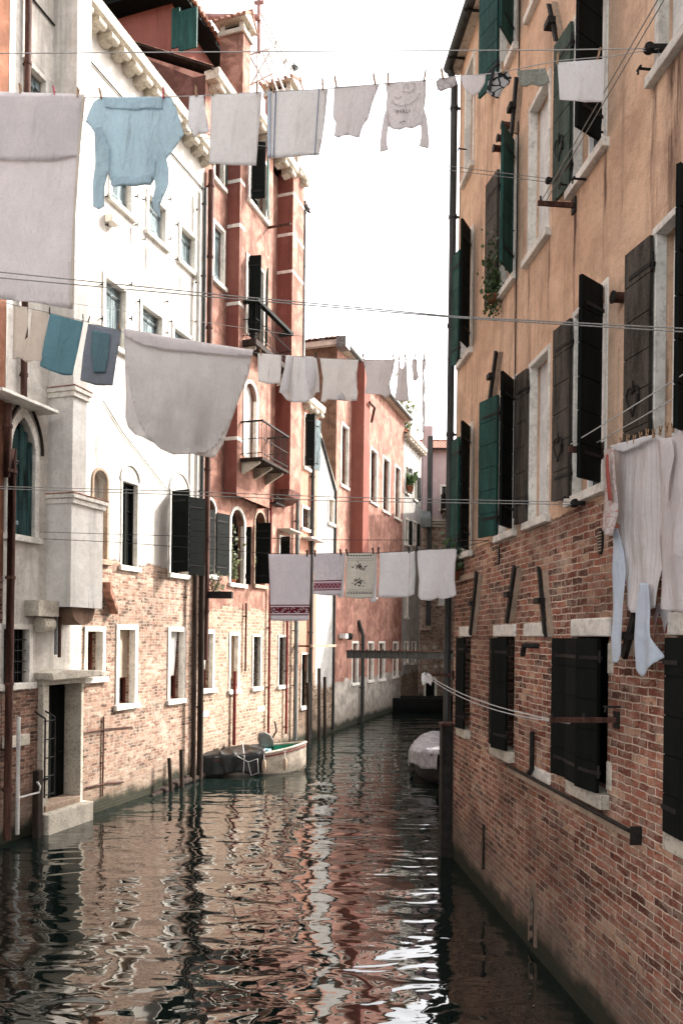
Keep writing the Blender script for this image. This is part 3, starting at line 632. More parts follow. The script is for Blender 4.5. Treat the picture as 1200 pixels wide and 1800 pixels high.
# foot of the wall, ledges, string
mb = MB(); zl = RW.Z(902, 1348); mb.box(RW.S(902, 1345), RW.S(1125, 1465), -.09, .02, zl-.06, zl, M_STONE_TAN); mb.tube([(RW.S(902, 1345), -.1, zl+.03), (RW.S(1125, 1465), -.1, zl+.02)], .02, M_IRON); HR.add(mb, 'ledge')
mb = MB(); sx = RW.S(907, 700); mb.tube([(sx, -.02, zt-.3), (sx, -.02, 5.4)], .009, M_IRON, 6); HR.add(mb, 'wall_cable')
mb = MB(); sx = RW.S(1127, 1450); mb.box(sx-.012, sx+.012, -.1, 0, zl-.1, zl+.06, M_IRON); HR.add(mb, 'bracket')
# gutter, roof, corner downpipe
mb = MB(); mb.tube([(rs0-.1, -.2, zt-.02), (rs1, -.2, zt-.02)], .085, M_PIPE, 12)
for i in range(20): x = rs0+.3+i*1.0; mb.box(x-.015, x+.015, -.29, .0, zt-.13, zt-.105, M_IRON)
HR.add(mb, 'gutter')
mb = MB(); mb.box(rs0-.12, rs1, -.14, .02, zt-.1, zt-.02, M_STONE_OLD); HR.add(mb, 'eave')
HR.tiled_roof(over=.14, slope=.36, zoff=.1)
px_ = RW.S(788, 1000, .1)
pz = RW.Z(786, 1278, .1)
HR.pipe([(px_, -.2, zt-.05), (px_, -.1, zt-.35), (px_, -.1, pz+.1)], .062, M_PIPE, label='long grey downpipe on the far corner')
mb = MB(); mb.box(px_-.1, px_+.1, -.2, .0, -.5, pz+.02, M_IRON); mb.box(px_-.14, px_+.14, -.22, .0, pz+.02, pz+.07, M_RUST); HR.add(mb, 'corner_post', bevel=.01)
# wall anchors
for a, b in (((846, 1010), (835, 1112)), ((914, 1000), (901, 1090)), ((958, 1003), (970, 1112)), ((881, 622), (870, 700)), ((917, 140), (909, 235)), ((975, 12), (990, 68)), ((1130, 1085), (1112, 1150))):
    (s1_, z1_), (s2_, z2_) = RW.P(*a), RW.P(*b); mb = MB(); w = .045
    mb.prism([(s2_-w, z2_), (s2_+w*.4, z2_-.05), (s1_+w, z1_), (s1_-w*.4, z1_+.05)], -.1, -.06, M_IRON)
    mb.prism([(s2_+w*.6, z2_-.02), (s2_+w*1.2, z2_-.02), (s1_+w*1.8, z1_), (s1_+w*1.2, z1_)], -.06, 0, M_STONE_TAN)
    c = ((s1_+s2_)/2, (z1_+z2_)/2); mb.box(c[0]-.09, c[0]+.05, -.15, 0, c[1]-.035, c[1]+.035, M_IRON); HR.add(mb, 'wall_anchor')
for x, y in ((895, 220), (887, 243), (880, 261), (1096, 523)):
    s_, z_ = RW.P(x, y); mb = MB(); k = .045 if x < 1000 else .05
    mb.tube([(s_, 0, z_), (s_, -.1, z_)], k, M_RUST, 10); mb.tube([(s_, -.1, z_), (s_, -.115, z_)], k*1.2, M_IRON, 10); HR.add(mb, 'vent_pipe')
s_, z_ = RW.P(1112, 589); mb = MB(); mb.lathe([(0, -.05), (.02, -.03), (.022, .03), (0, .05)], (s_, 0, z_), M_IRON, 8); HR.add(mb, 'wall_knob')
for x, y, w in ((877, 977, .05), (1057, 952, .055)):
    s_, z_ = RW.P(x, y); mb = MB(); P = [(s_+w*math.cos(k*.3927), z_+.13*math.sin(k*.3927)) for k in range(16)]; mb.prism(P, -.02, .01, M_IRON)
    for k in range(7): zz = z_-.09+k*.03; mb.box(s_-w*.7, s_+w*.7, -.028, -.02, zz-.006, zz+.006, M_STONE_TAN)
    HR.add(mb, 'vent_grille')
s_, z_ = RW.P(940, 1138); mb = MB(); mb.tube([(s_-.1, -.12, z_-.1), (s_, -.14, z_+.02), (s_+.12, -.05, z_+.02), (s_+.12, 0, z_+.02)], .035, M_IRON, 8); HR.add(mb, 'wall_lamp')
s_, z_ = RW.P(945, 1160); s2_, z2_ = RW.P(938, 1352); HR.pipe([(s_, -.06, RW.Z(940, 1285)), (s_, -.06, zl+.12), (s_-.1, -.07, zl+.02)], .03, M_IRON, False, 'small_pipe')
for x0, y0, x1, y1 in ((853, 1450, 858, 1530), (892, 1270, 890, 1330)):
    s_ = RW.S(x0, y0); HR.pipe([(s_, -.03, RW.Z(x0, y0)), (s_, -.03, RW.Z(x0, y1))], .018, M_IRON, False, 'small_pipe')
# small arched drain at the water and a filled patch
s_ = RW.S(937, 1640); mb = MB(); z_ = .1; mb.prism([(s_-.13, z_), (s_+.13, z_), (s_+.13, z_+.62), (s_, z_+.8), (s_-.13, z_+.62)], -.02, .01, M_PATCH); mb.prism([(s_-.06, z_), (s_+.06, z_), (s_+.06, z_+.5), (s_, z_+.6), (s_-.06, z_+.5)], -.03, -.015, M_GLASS); HR.add(mb, 'drain')
mb = MB(); mb.box(RW.S(798, 1020), RW.S(838, 1000), -.05, .01, RW.Z(815, 1022), RW.Z(815, 1012), M_STONE_TAN); HR.add(mb, 'shelf')
# iron hooks and shutter holdbacks
for x, y in ((1150, 122), (1062, 232), (1012, 875), (1030, 315), (820, 262), (905, 405), (818, 630), (1006, 325), (862, 932), (1090, 1243)):
    s_, z_ = RW.P(x, y); mb = MB(); mb.tube([(s_, 0, z_), (s_, -.14, z_), (s_, -.15, z_-.05)], .011, M_IRON, 6); mb.tube([(s_-.03, -.14, z_), (s_+.03, -.14, z_)], .012, M_IRON, 6); HR.add(mb, 'wall_hook')
# ================================================================== LEFT: old white part with pointed window
xb = L.S(142, 1200); zw = L.Z(372, 292)
HO = House('canal_house', 'stained white house with a pointed arched window and canal door', 'house', L, L.S(4, 1200), xb, zw+.2, 9, M_WHITE_OLD)
dr = L.rect(76, 134, 1200, 1406, 134); HO.ops.append((dr[0], dr[1], dr[2], dr[3], .5, None))
mb = MB(); j = .16
mb.box(dr[0]-j, dr[0]+.01, -.12, .3, dr[2]-.05, dr[3], M_STONE_OLD); mb.box(dr[1]-.01, dr[1]+.07, -.12, .3, dr[2]-.05, dr[3], M_STONE_OLD); mb.box(dr[0]-j-.02, dr[1]+.09, -.14, .3, dr[3], dr[3]+.2, M_STONE_OLD)
do = HO.add(mb, 'door', bevel=.015); q = MB()
for i in range(5): x = dr[0]+.03+(dr[1]-dr[0]-.06)*i/5; q.box(x, x+(dr[1]-dr[0]-.06)/5-.008, .27, .31, dr[2], dr[3]-.02, M_SH_DARK)
q.box(dr[0]+.02, dr[1]-.02, .31, .33, dr[2], dr[3], M_SH_DARK); q.build('door_panel', do)
q = MB(); q.tube([(dr[1]-.15, .27, dr[2]+1.0), (dr[1]-.15, .22, dr[2]+1.0), (dr[1]-.27, .22, dr[2]+1.0)], .012, M_IRON); q.build('handle', do)
mb = MB(); z_ = L.Z(110, 1192)
mb.prism([(dr[0]-.25, z_), (dr[1]+.5, z_+.02), (dr[1]+.52, z_+.1), (dr[1]+.2, z_+.14), (dr[0]+.1, z_+.2), (dr[0]-.28, z_+.14)], -.42, .05, M_STONE_OLD); HO.add(mb, 'door_canopy', bevel=.02)
mb = MB(); mb.box(dr[0]-.25, dr[1]+.12, -.35, .55, -.4, dr[2]-.02, M_STONE_OLD); mb.box(dr[0]-.1, dr[1]-.02, -.15, .5, dr[2]-.03, dr[2]+.1, M_STONE_TAN); HO.add(mb, 'door_step', bevel=.02)
gr = L.rect(18, 60, 800, 946, 60)
HO.window(gr, fw=.11, arch='pointed', fill='shut', d=.16, label='pointed arched window with dark teal shutters')
ap = arch_pts(gr[0]-.16, gr[1]+.16, gr[3]-.1, 'pointed'); mb = MB(); mb.tube([(x, -.05, z+.12) for x, z in ap], .03, M_WOOD, 6); HO.add(mb, 'hood_mould')
mb = MB()
for i in range(5): w_ = (gr[1]-gr[0]-.04)/5; mb.box(gr[0]+.02+i*w_, gr[0]+.02+(i+1)*w_-.012, .03+.01*(i % 2), .07, gr[2]+.01, gr[3]+(.28, .5, .62, .5, .28)[i]*1.15*(gr[1]-gr[0])/.9, M_TEALDK)
HO.add(mb, 'closed_shutter')
HO.window(L.rect(4, 50, 1106, 1200, 50), fw=.09, fill='dark', bars=True, d=.2, label='barred ground floor window')
HO.window(L.rect(46, 78, 142, 330, 78), fw=.08, fill='shut', d=.2)
HO.finish()
zz = L.Z(50, 718); mb = MB(); mb.box(L.S(-30, 700), L.S(72, 725), -.42, .02, zz-.04, zz+.02, M_STONE); HO.add(mb, 'ledge', bevel=.01)
x_ = L.S(10, 1000); HO.pipe([(x_-.1, -.1, zz-.1), (x_-.1, -.1, L.Z(8, 840)), (x_, -.12, L.Z(8, 700)-.9), (x_-.02, -.12, .1)], .07, M_RUST, label='rusty brown drainpipe')
x_ = L.S(40, 200); HO.pipe([(x_, -.1, zw), (x_, -.1, zz+.1)], .06, M_RUST)
x_ = L.S(22, 1350); mb = MB(); mb.tube([(x_-.2, -.3, .2), (x_-.2, -.3, 2.3)], .035, M_PIPE3, 8); mb.tube([(x_-.2, -.3, .85), (x_+.35, -.3, .85), (x_+.38, -.3, .95), (x_+.3, -.3, 1.05)], .02, M_PIPE3, 6); HO.add(mb, 'mooring_rail')
# iron ladder beside the door
mb = MB(); la, lb = dr[0]-.25, dr[0]+.02; zt_ = L.Z(65, 1262); zb_ = L.Z(65, 1400)
for x in (la, lb): mb.tube([(x, -.25, zb_), (x, -.25, zt_)], .018, M_IRON, 6); mb.tube([(x, -.25, zt_), (x-.12, -.1, zt_+.14)], .018, M_IRON, 6)
for i in range(5): z_ = zb_+.05+(zt_-zb_-.1)*i/4; mb.tube([(la, -.25, z_), (lb, -.25, z_)], .014, M_IRON, 6)
mb.box(la, lb, -.16, .0, zb_+.3, zb_+.34, M_IRON); HO.add(mb, 'ladder')
HO.slab('timber_post', dr[0]-.48, dr[0]-.34, -.3, -.16, -.5, 1.25, M_WOOD, .02)
HO.slab('stone_block', L.S(4, 1310), L.S(46, 1300), -.1, .05, L.Z(30, 1312), L.Z(30, 1292), M_STONE_OLD, .02)
# ================================================================== LEFT: main white house
xs1 = L.S(352, 900)
HW = House('canal_house', 'sunlit white house with weathered blue shutters above a pale brick ground floor', 'house', L, xb, xs1, zw, 9, M_WHITE)
z4t, z4b = L.Z(293, 372), L.Z(292, 436); z3t = L.Z(184, 486); z3b = z3t-1.35
for a, b in ((194, 229), (260, 290), (317, 342)): HW.window((L.S(a, 400), L.S(b, 400), z4b, z4t), fw=.09, fill='shut', d=.22, sill=.05)
for a, b in ((184, 220), (249, 284), (306, 336)): HW.window((L.S(a, 540), L.S(b, 540), z3b, z3t), fw=.09, fill='shut', d=.22, sill=.05)
r1 = L.rect(214, 241, 853, 998, 241); r2 = L.rect(299, 329, 872, 1012, 329); r0 = L.rect(163, 187, 850, 985, 187)
HW.window(r1, fw=.05, fill='dark', d=.16, proud=.02); HW.window(r0, fw=.06, fill='blank', d=.2, arch='round', fmat=M_STONE_TAN)
HW.window(r2, fw=.05, fill='dark', d=.3, shutters=[dict(side='L', ang=98, mat=M_SH_DARK, width=.5), dict(side='R', ang=150, mat=M_SH_DARK, width=.45)], label='window with both dark green shutters swung open')
for r in (r1, r2):
    ap = arch_pts(r[0]-.08, r[1]+.08, r[3]+.02, 'round'); mb = MB()
    for p, q in zip(ap[:-1], ap[1:]): mb.add([(p[0], -.02, p[1]), (q[0], -.02, q[1]), (q[0], 0, q[1]), (p[0], 0, p[1])], [(0, 1, 2, 3)], M_STONE)
    mb.tube([(x, -.015, z) for x, z in ap], .022, M_STONE, 6); HW.add(mb, 'blind_arch')
HW.window(L.rect(152, 179, 1110, 1190, 179), fw=.1, fill='brown', d=.3)
HW.window(L.rect(208, 236, 1107, 1236, 236), fw=.11, fill='blind', d=.28, label='tall ground floor window with a tan blind')
HW.window(L.rect(298, 321, 1110, 1228, 321), fw=.11, fill='curtain', d=.26)
HW.finish()
p = solve_p(L, 88, 131, 500); sa = L.S(88, 500); sb = L.S(153, 690, p); sb2 = L.S(180, 960, p); zl1 = L.Z(114, 870, p); zl0 = L.Z(113, 1066, p); zc = L.Z(118, 680, p)
mb = MB(); mb.box(sa, sb, -p, .0, zl1, zw-.15, M_WHITEP); mb.box(sa-.02, sb2, -p-.01, .0, zl0, zl1, M_WHITEP); br = HW.add(mb, 'chimney_breast')
for z_, e, b_ in ((zc, .09, sb), (zl1, .1, sb2)):
    q = MB(); q.box(sa-e*.7, b_+e*.6, -p-e, .0, z_-.02, z_+.06, M_STONE); q.box(sa-e*.4, b_+e*.3, -p-e*.6, .0, z_-.12, z_-.022, M_STONE); q.box(sa-e*.8, b_+e*.7, -p-e*1.1, .0, z_+.062, z_+.085, M_TILE); q.build('moulding', br, .008)
mb = MB(); n = 12; w = sb2-sa
pts = [(sa+.05, zl0-.002)]+[(sa+.05+.12+(w-.25)*(1-math.cos(math.pi*i/n))/2, zl0-.002-.0+ (.34*math.sin(math.pi*i/n)) * -1) for i in range(n+1)]+[(sb2-.05, zl0-.002)]
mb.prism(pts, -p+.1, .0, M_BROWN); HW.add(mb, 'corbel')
mb = MB(); mb.box(L.S(66, 1075, .3), sa-.022, -.32, .0, L.Z(90, 1085), L.Z(90, 1058), M_STONE_OLD)
mb.tube([(L.S(70, 1090, .15), -.14, L.Z(80, 1098)), (sa-.05, -.14, L.Z(80, 1098))], .15, M_STONE_OLD, 12)
mb.tube([(sa+.05, -.2, L.Z(105, 1085)), (sa+.05, -.2, L.Z(105, 1150))], .035, M_PIPE2, 8); mb.tube([(sa+.15, -.2, L.Z(105, 1085)), (sa+.15, -.2, L.Z(105, 1155))], .035, M_RUST, 8); HW.add(mb, 'corbel', bevel=.01)
mb = MB(); a_, b_ = L.P(180, 1040), L.P(194, 1080); mb.prism([(a_[0], a_[1]), (b_[0], b_[1]), (b_[0], b_[1]+.12), (a_[0], a_[1]+.2)], -.2, 0, M_TILE); HW.add(mb, 'broken_ledge')
# eaves: stone gutter on brackets, stepping round the chimney breast
HW.cornice(sb, xs1+.05, zw+.02, .4, .42); HO.cornice(L.S(4, 1200), sa-.02, zw+.22, .4, .42)
HW.cornice(sa-.25, sb+.25, zw+.24, .45, .32, inset=p, name='chimney_cornice')
mb = MB(); mb.tube([(sa+.1, -.03, zw-1.0), (sa-.9, -.03, zw-.95)], .02, M_IRON, 6); HO.add(mb, 'wall_cable')
mb = MB(); mb.tube([(sb+.2, -.03, zw-.9), (xs1-.1, -.03, zw-.9)], .018, M_IRON, 6); HW.add(mb, 'wall_cable')
for a, b, y0_, y1_ in ((188, 235, 345, 395), (254, 294, 350, 420), (311, 347, 395, 455), (179, 225, 500, 560), (244, 289, 530, 585), (301, 341, 565, 600)):
    mb = MB()
    for x in (a-3, b+2):
        for y in (y0_, y1_): s_, z_ = L.P(x, y); mb.tube([(s_, 0, z_), (s_, -.07, z_)], .014, M_IRON, 5); mb.tube([(s_, -.07, z_-.05), (s_, -.07, z_+.05)], .012, M_IRON, 5)
    HW.add(mb, 'shutter_hooks')
mb = MB()
for pts in (((355, 320), (353, 600), (350, 900)), ((180, 705), (214, 760), (300, 870))): mb.tube([(L.S(x, y), -.025, L.Z(x, y)) for x, y in pts], .009, M_IRON, 5)
HW.add(mb, 'wall_cable')
s_, z_ = L.P(190, 385); HW.slab('stone_bracket', s_-.12, s_+.14, -.2, 0, z_-.12, z_+.06, M_STONE, .02)
HW.tiled_roof(over=.3, slope=.3, zoff=.3); HO.tiled_roof(over=.3, slope=.3, zoff=.5)
for x, yt, yb, r_, m_ in ((363, 300, 1160, .075, M_RUST), (352, 330, 1380, .05, M_PIPE), (342, 340, 900, .045, M_PIPE3)):
    ym = 700; s_ = L.S(x-4 if x == 363 else x-3, ym); HW.pipe([(s_, -.13, L.Z(x, yt)), (s_, -.13, max(.1, L.Z(x, yb)))], r_, m_)
for x, w_, yt in ((329, .065, 1010), (341, .075, 990)):
    s_ = L.S(x, 1250); mb = MB(); mb.tube([(s_, -.2, -.4), (s_+.02, -.19, 1.5), (s_-.01, -.2, 3.2), (s_+.01, -.19, L.Z(x, yt))], [w_, w_*.93, w_*1.04, w_*.9], M_WOOD, 9); HW.add(mb, 'timber_pile')
mb = MB()
for a, b, c in (((180, 1260), (178, 1400), .02), ((140, 1290), (230, 1278), .014), ((150, 1385), (215, 1375), .02)):
    p1, p2 = L.P(*a), L.P(*b); mb.tube([(p1[0], -.03, p1[1]), ((p1[0]+p2[0])/2, -.035, (p1[1]+p2[1])/2+.03), (p2[0], -.03, p2[1])], c, M_RUST, 6)
HW.add(mb, 'wall_pipes')
# ================================================================== LEFT: salmon house with projecting bay and balconies
zs = L.Z(395, 130, .4)-.14
HS = House('canal_house', 'tall salmon house with iron balconies and chimney breasts banded in white', 'house', L, xs1, L.S(527, 1000), zs, 9, M_SALMON)
pb = solve_p(L, 397, 419, 500); bs0 = L.S(398, 500); wb = Wall(L.o-L.n*pb, L.t); bs1 = wb.S(478, 500); bz0 = wb.Z(420, 872)
bay = Bay(HS, bs0, bs1, bz0, zs-.1, pb)
HS.ops.append((bs0+.1, bs1-.1, bz0+.1, zs-.5, .01, None))
HS.window(L.rect(375, 392, 408, 505, 392), fw=.09, fill='shut', d=.2)
HS.window(L.rect(377, 392, 240, 330, 392), fw=.09, fill='dark', shutters=[dict(side='R', ang=30, mat=M_SH_TEAL)])
def br_(x0, x1, yt, yb, xr): return wb.rect(x0, x1, yt, yb, xr)
bay.window(br_(438, 467, 290, 388, 467), fw=.09, fill='glass', shutters=[dict(side='L', ang=80, mat=M_SH_DARK, width=.4), dict(side='R', ang=20, mat=M_SH_TEAL)])
d1 = br_(433, 462, 480, 612, 462); bay.window(d1, fw=.08, fill='glass', sill=0, shutters=[dict(side='L', ang=80, mat=M_SH_DARK, width=.35), dict(side='R', ang=30, mat=M_SH_TEAL, width=.4)], label='balcony door with green shutters')
d2 = br_(429, 450, 705, 812, 450); bay.window(d2, fw=.1, fill='white', sill=0, arch='round', label='arched white balcony door')
q1 = solve_p(wb, 425, 449, 595); q2 = solve_p(wb, 422, 461, 800)
bay.balcony(wb.S(450, 598, q1), wb.S(514, 600, q1), wb.Z(452, 596, q1), q1, wb.Z(452, 526, q1)-wb.Z(452, 596, q1), M_SH_DARK, floor=.16, topbar=.07)
bay.balcony(wb.S(461, 803, q2), wb.S(508, 803, q2), wb.Z(462, 803, q2), q2, wb.Z(462, 738, q2)-wb.Z(462, 803, q2), M_IRON, floor=.08)
bay.finish(side=M_REDDARK, top=False)  # returns darker than the front: their shade is put into the colour
for x, y in ((408, 322), (408, 401), (405, 536), (402, 772)):
    z_ = L.Z(x, y, .1); bay.slab('white_band', bs0-.012, bs0+.3, -.012, pb-.005, z_-.05, z_+.05, M_STONE, .004)
HS.window(L.rect(359, 377, 900, 1012, 377), fw=.07, fill='dark', arch='round', shutters=[dict(side='L', ang=8, mat=M_SH_DARK), dict(side='R', ang=165, mat=M_SH_DARK, width=.5)])
HS.window(L.rect(405, 428, 925, 1028, 428), fw=.1, fill='dark', arch='round', shutters=[dict(side='R', ang=100, mat=M_SH_DARK, width=.15)])
HS.window(L.rect(447, 465, 925, 1030, 465), fw=.07, fill='dark', arch='round', shutters=[dict(side='L', ang=85, mat=M_SH_DARK, width=.45)], fmat=M_STONE_TAN)
HS.window(L.rect(491, 507, 948, 1000, 507), fw=.06, fill='dark', shutters=[dict(side='L', ang=90, mat=M_SH_DARK, width=.3)])
HS.window(L.rect(356, 373, 1114, 1210, 373), fw=.1, fill='curtain', d=.25)
HS.window(L.rect(404, 417, 1117, 1212, 417), fw=.09, fill='blind', d=.25, frac=.8)
HS.window(L.rect(444, 457, 1119, 1207, 457), fw=.06, fill='dark', bars=True, d=.2)
HS.window(L.rect(489, 501, 1120, 1204, 501), fw=.06, fill='dark', bars=True, d=.2)
HS.finish(side=M_MAROON)  # end walls in darker maroon, with the shade of the camera side painted in
# second chimney breast
p2_ = solve_p(L, 487, 514, 450); s2a = L.S(487, 450); s2b = L.S(533, 450, p2_); z2b = L.Z(515, 862, p2_); z2t = L.Z(515, 292, p2_)
mb = MB(); mb.box(s2a, s2b, -p2_, 0, z2b, z2t, M_SALMON); mb.v; b2 = HS.add(mb, 'chimney_breast')
mb = MB(); mb.quad((s2a-.004, 0, z2b), (s2a-.004, -p2_, z2b), (s2a-.004, -p2_, z2t), (s2a-.004, 0, z2t), M_REDDARK); mb.build('shade_face', b2)  # dark sheet over the camera side, standing in for its shade
for y in (342, 414, 480):
    z_ = L.Z(502, y, p2_/2); mb = MB(); mb.box(s2a-.014, s2b+.01, -p2_-.012, 0, z_-.05, z_+.05, M_STONE); mb.build('white_band', b2, .004)
HS.cornice(s2a-.12, s2b+.12, z2t+.12, .2, .4, inset=p2_, name='chimney_cap'); 
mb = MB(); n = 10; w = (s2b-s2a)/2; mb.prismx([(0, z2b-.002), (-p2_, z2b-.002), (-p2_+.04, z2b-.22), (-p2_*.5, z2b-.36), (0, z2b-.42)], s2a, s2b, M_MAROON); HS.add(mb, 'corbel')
mb = MB(); s_, z_ = L.P(470, 880); mb.box(s_, s_+.75, -.3, -.02, z_-.1, z_-.05, M_IRON)
for i in range(8): mb.tube([(s_+.1*i, -.3, z_-.1), (s_+.1*i, -.3, z_+.12)], .01, M_IRON, 5)
mb.tube([(s_, -.3, z_+.12), (s_+.75, -.3, z_+.12)], .014, M_IRON, 5); HS.add(mb, 'flower_rack')
s_, z_ = L.P(490, 932); mb = MB(); mb.prism([(s_-.1, z_), (s_+1.0, z_-.02), (s_+1.0, z_+.03), (s_-.1, z_+.05)], -.45, 0, M_STONE_OLD); HS.add(mb, 'ledge', bevel=.01)
HS.cornice(xs1, bs0-.02, zs, .4, .5); HS.cornice(bs0-.1, s2a-.14, zs+.03, .4, .5, inset=pb)
HS.tiled_roof(over=.25, slope=.5, zoff=.25)
mb = MB()
y1_, zr = 4.5, zs+.25+4.5*.5
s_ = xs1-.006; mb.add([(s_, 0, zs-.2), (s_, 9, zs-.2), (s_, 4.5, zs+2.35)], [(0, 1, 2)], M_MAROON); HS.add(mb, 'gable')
for x, yt, yb, r_, m_, off in ((534, 350, 700, .06, M_PIPE2, .12), (522, 700, 1300, .075, M_PIPE2, .15), (474, 872, 1300, .04, M_BOATRED, .1), (504, 1060, 1290, .045, M_BOATRED, .1), (432, 1060, 1180, .03, M_RUST, .08), (412, 1180, 1310, .05, M_BOATRED, .1)):
    s_ = L.S(x, (yt+yb)/2, off); HS.pipe([(s_, -off, L.Z(x, yt, off)), (s_, -off, max(.05, L.Z(x, yb, off)))], r_, m_)
mb = MB(); s_, z_ = L.P(468, 872); s2_, z2_ = L.P(452, 800); mb.tube([(s2_, -.05, z2_), (s2_, -.06, z_+.3), (s_, -.06, z_-.3), (s_, -.08, z_-1.2)], .03, M_RUST, 6); HS.add(mb, 'small_pipe')
mb = MB(); s_, z_ = L.P(446, 398, pb); mb.box(s_, s_+.05, -pb-1.2+pb, -pb+.3, z_, z_+.05, M_RUST); HS.slab('drying_arm', wb.S(470, 398), wb.S(472, 398), -pb-.75, -pb, wb.Z(470, 400), wb.Z(470, 397), M_RUST)
HS.slab('drain_block', L.S(348, 1040)+.2, L.S(348, 1040)+.35, -.03, .01, L.Z(380, 1095), L.Z(380, 1082), M_STONE)
for x, y in ((347, 1258), (452, 1248)): s_, z_ = L.P(x, y); HS.slab('patch_stone', s_, s_+.6, -.02, .02, z_-.08, z_+.08, M_STONE)
# attic storey and roof terrace of the salmon house, set back from the eaves
roofW = lambda x, y, z: L.W(x, y, z)
def on(px, py, sq):
    """point of the pixel ray on the vertical plane across the house at distance sq along the wall"""
    d = ray(px, py); o = L.o+L.t*sq-CAMP; k = o.dot(L.t)/d.dot(L.t); p = CAMP+d*k-L.o; return (sq, p.dot(L.n), p.z)
def add_roof_bits():
    sq = xs1+.9; A = on(178, 20, sq); B = on(302, 5, sq); zb_ = on(302, 90, sq)[2]-.6; zt_ = B[2]
    mb = MB(); mb.box(sq, sq+3, B[1], A[1]+1.5, zb_, zt_, M_REDDARK); at = HS.add(mb, 'attic')
    q = MB(); q.prismx([(B[1]-.5, zt_-.02), (A[1]+2, zt_+.1), (A[1]+2, zt_+.3), (B[1]-.5, zt_+.16)], sq-.5, sq+3.2, M_SH_DARK)
    for i in range(20): q.tube([(sq-.55+i*.19, B[1]-.6, zt_+.16), (sq-.55+i*.19, B[1]+3, zt_+.3)], .075, M_TILE, 6)
    q.build('eave', at)
    C, D = on(315, 20, sq-.1), on(346, 82, sq-.1); q = MB(); q.box(sq-.12, sq-.08, D[1], C[1], D[2], C[2], M_SH_TEAL); q.build('shutter', at)
    C, D = on(301, 14, sq-.1), on(314, 80, sq-.1); q = MB(); q.box(sq-.08, sq-.04, D[1], C[1], D[2], C[2], M_SH_TEAL); q.build('shutter', at)
    t = MB(); s2 = L.S(447, 100)
    for a, b, w in (((303, 71), (400, 60), .07), ((303, 28), (458, 30), .09), ((308, 75), (352, 92), .05), ((395, 62), (352, 92), .05), ((357, 90), (357, 28), .04)):
        t.tube([on(*a, s2), on(*b, s2)], w, M_BEAMPINK, 4)
    for i in range(7): t.tube([on(348+i*9, 64, s2+.2), on(348+i*9, 95, s2+.2)], .02, M_PIPE3, 5)
    HS.add(t, 'roof_terrace')
    m = MB(); s3 = s2+.1; m.tube([on(455, 92, s3), on(455, -5, s3)], .055, M_BEAMPINK, 8); m.tube([on(448, 4, s3), on(464, 3, s3)], .06, M_BEAMPINK, 6); HS.add(m, 'antenna_mast')
    r = MB(); s4, s5 = s2+.2, s2+4
    r.tube([on(458, 22, s4), on(519, 132, s5)], .025, M_PIPE3, 6); r.tube([on(458, 38, s4), on(512, 134, s5)], .025, M_PIPE3, 6)
    for k in (.42, .72): P = Vector(on(458, 22, s4)).lerp(Vector(on(519, 132, s5)), k); Q = Vector(on(458, 38, s4)).lerp(Vector(on(512, 134, s5)), k); r.tube([P, Q], .05, M_PIPE3, 6)
    P = on(517, 128, s5); r.tube([P, (P[0], P[1], P[2]+.35)], .03, M_IRON, 6); r.lathe([(0, 0), (.16, .04), (.05, .12), (.02, .25), (0, .27)], (P[0], P[1], P[2]+.15), M_PIPE2, 10)
    s6 = s2+.3
    for a, b in (((440, 150), (475, 90)), ((440, 100), (470, 150)), ((452, 90), (452, 150)), ((438, 96), (476, 84)), ((470, 86), (500, 160)), ((438, 150), (480, 128)), ((462, 92), (488, 160))): r.tube([on(*a, s6), on(*b, s6)], .03, M_WHITEWOOD, 5)
    HS.add(r, 'roof_railing')
def chimney(px0, px1, ytop, ybot, off, lab, dep=.75):
    Wc = Wall(L.o-L.n*off, L.t); s0_, s1_ = Wc.S(px0, ytop), Wc.S(px1, ytop); z0_, z1_ = Wc.Z(px0, ybot), Wc.Z(px0, ytop); mb = MB(); y0 = -off
    mb.box(s0_, s1_, y0, y0+dep, z0_, z1_-.55, M_SALMON); mb.box(s0_-.06, s1_+.06, y0-.06, y0+dep+.06, z1_-.55, z1_-.42, M_STONE_OLD); c = HS.add(mb, 'chimney', label=lab)
    q = MB()
    for x in (s0_, s1_-.14):
        for y in (y0, y0+dep-.14): q.box(x, x+.14, y, y+.14, z1_-.42, z1_-.2, M_STONE_OLD)
    q.box(s0_+.14, s1_-.14, y0+.14, y0+dep-.14, z1_-.42, z1_-.2, M_IRON); m = (s0_+s1_)/2
    q.prism([(s0_-.16, z1_-.2), (s1_+.16, z1_-.2), (m, z1_+.12)], y0-.14, y0+dep+.14, M_STONE_OLD)
    for sg in (0, 1):
        for i in range(6):
            y = y0-.12+i*(dep+.24)/5; xa = (s0_-.2, s1_+.2)[sg]; q.tube([(xa, y, z1_-.17), (m, y, z1_+.17)], .055, M_TILE, 6)
    q.tube([(m, y0-.2, z1_+.18), (m, y0+dep+.2, z1_+.18)], .07, M_TILE, 8); q.build('chimney_cap', c)
add_roof_bits()
chimney(428, 441, 22, 220, .0, 'square chimney with a little tiled gable cap', .75)
chimney(510, 530, 132, 290, .1, 'second chimney with a tiled cap', .9)
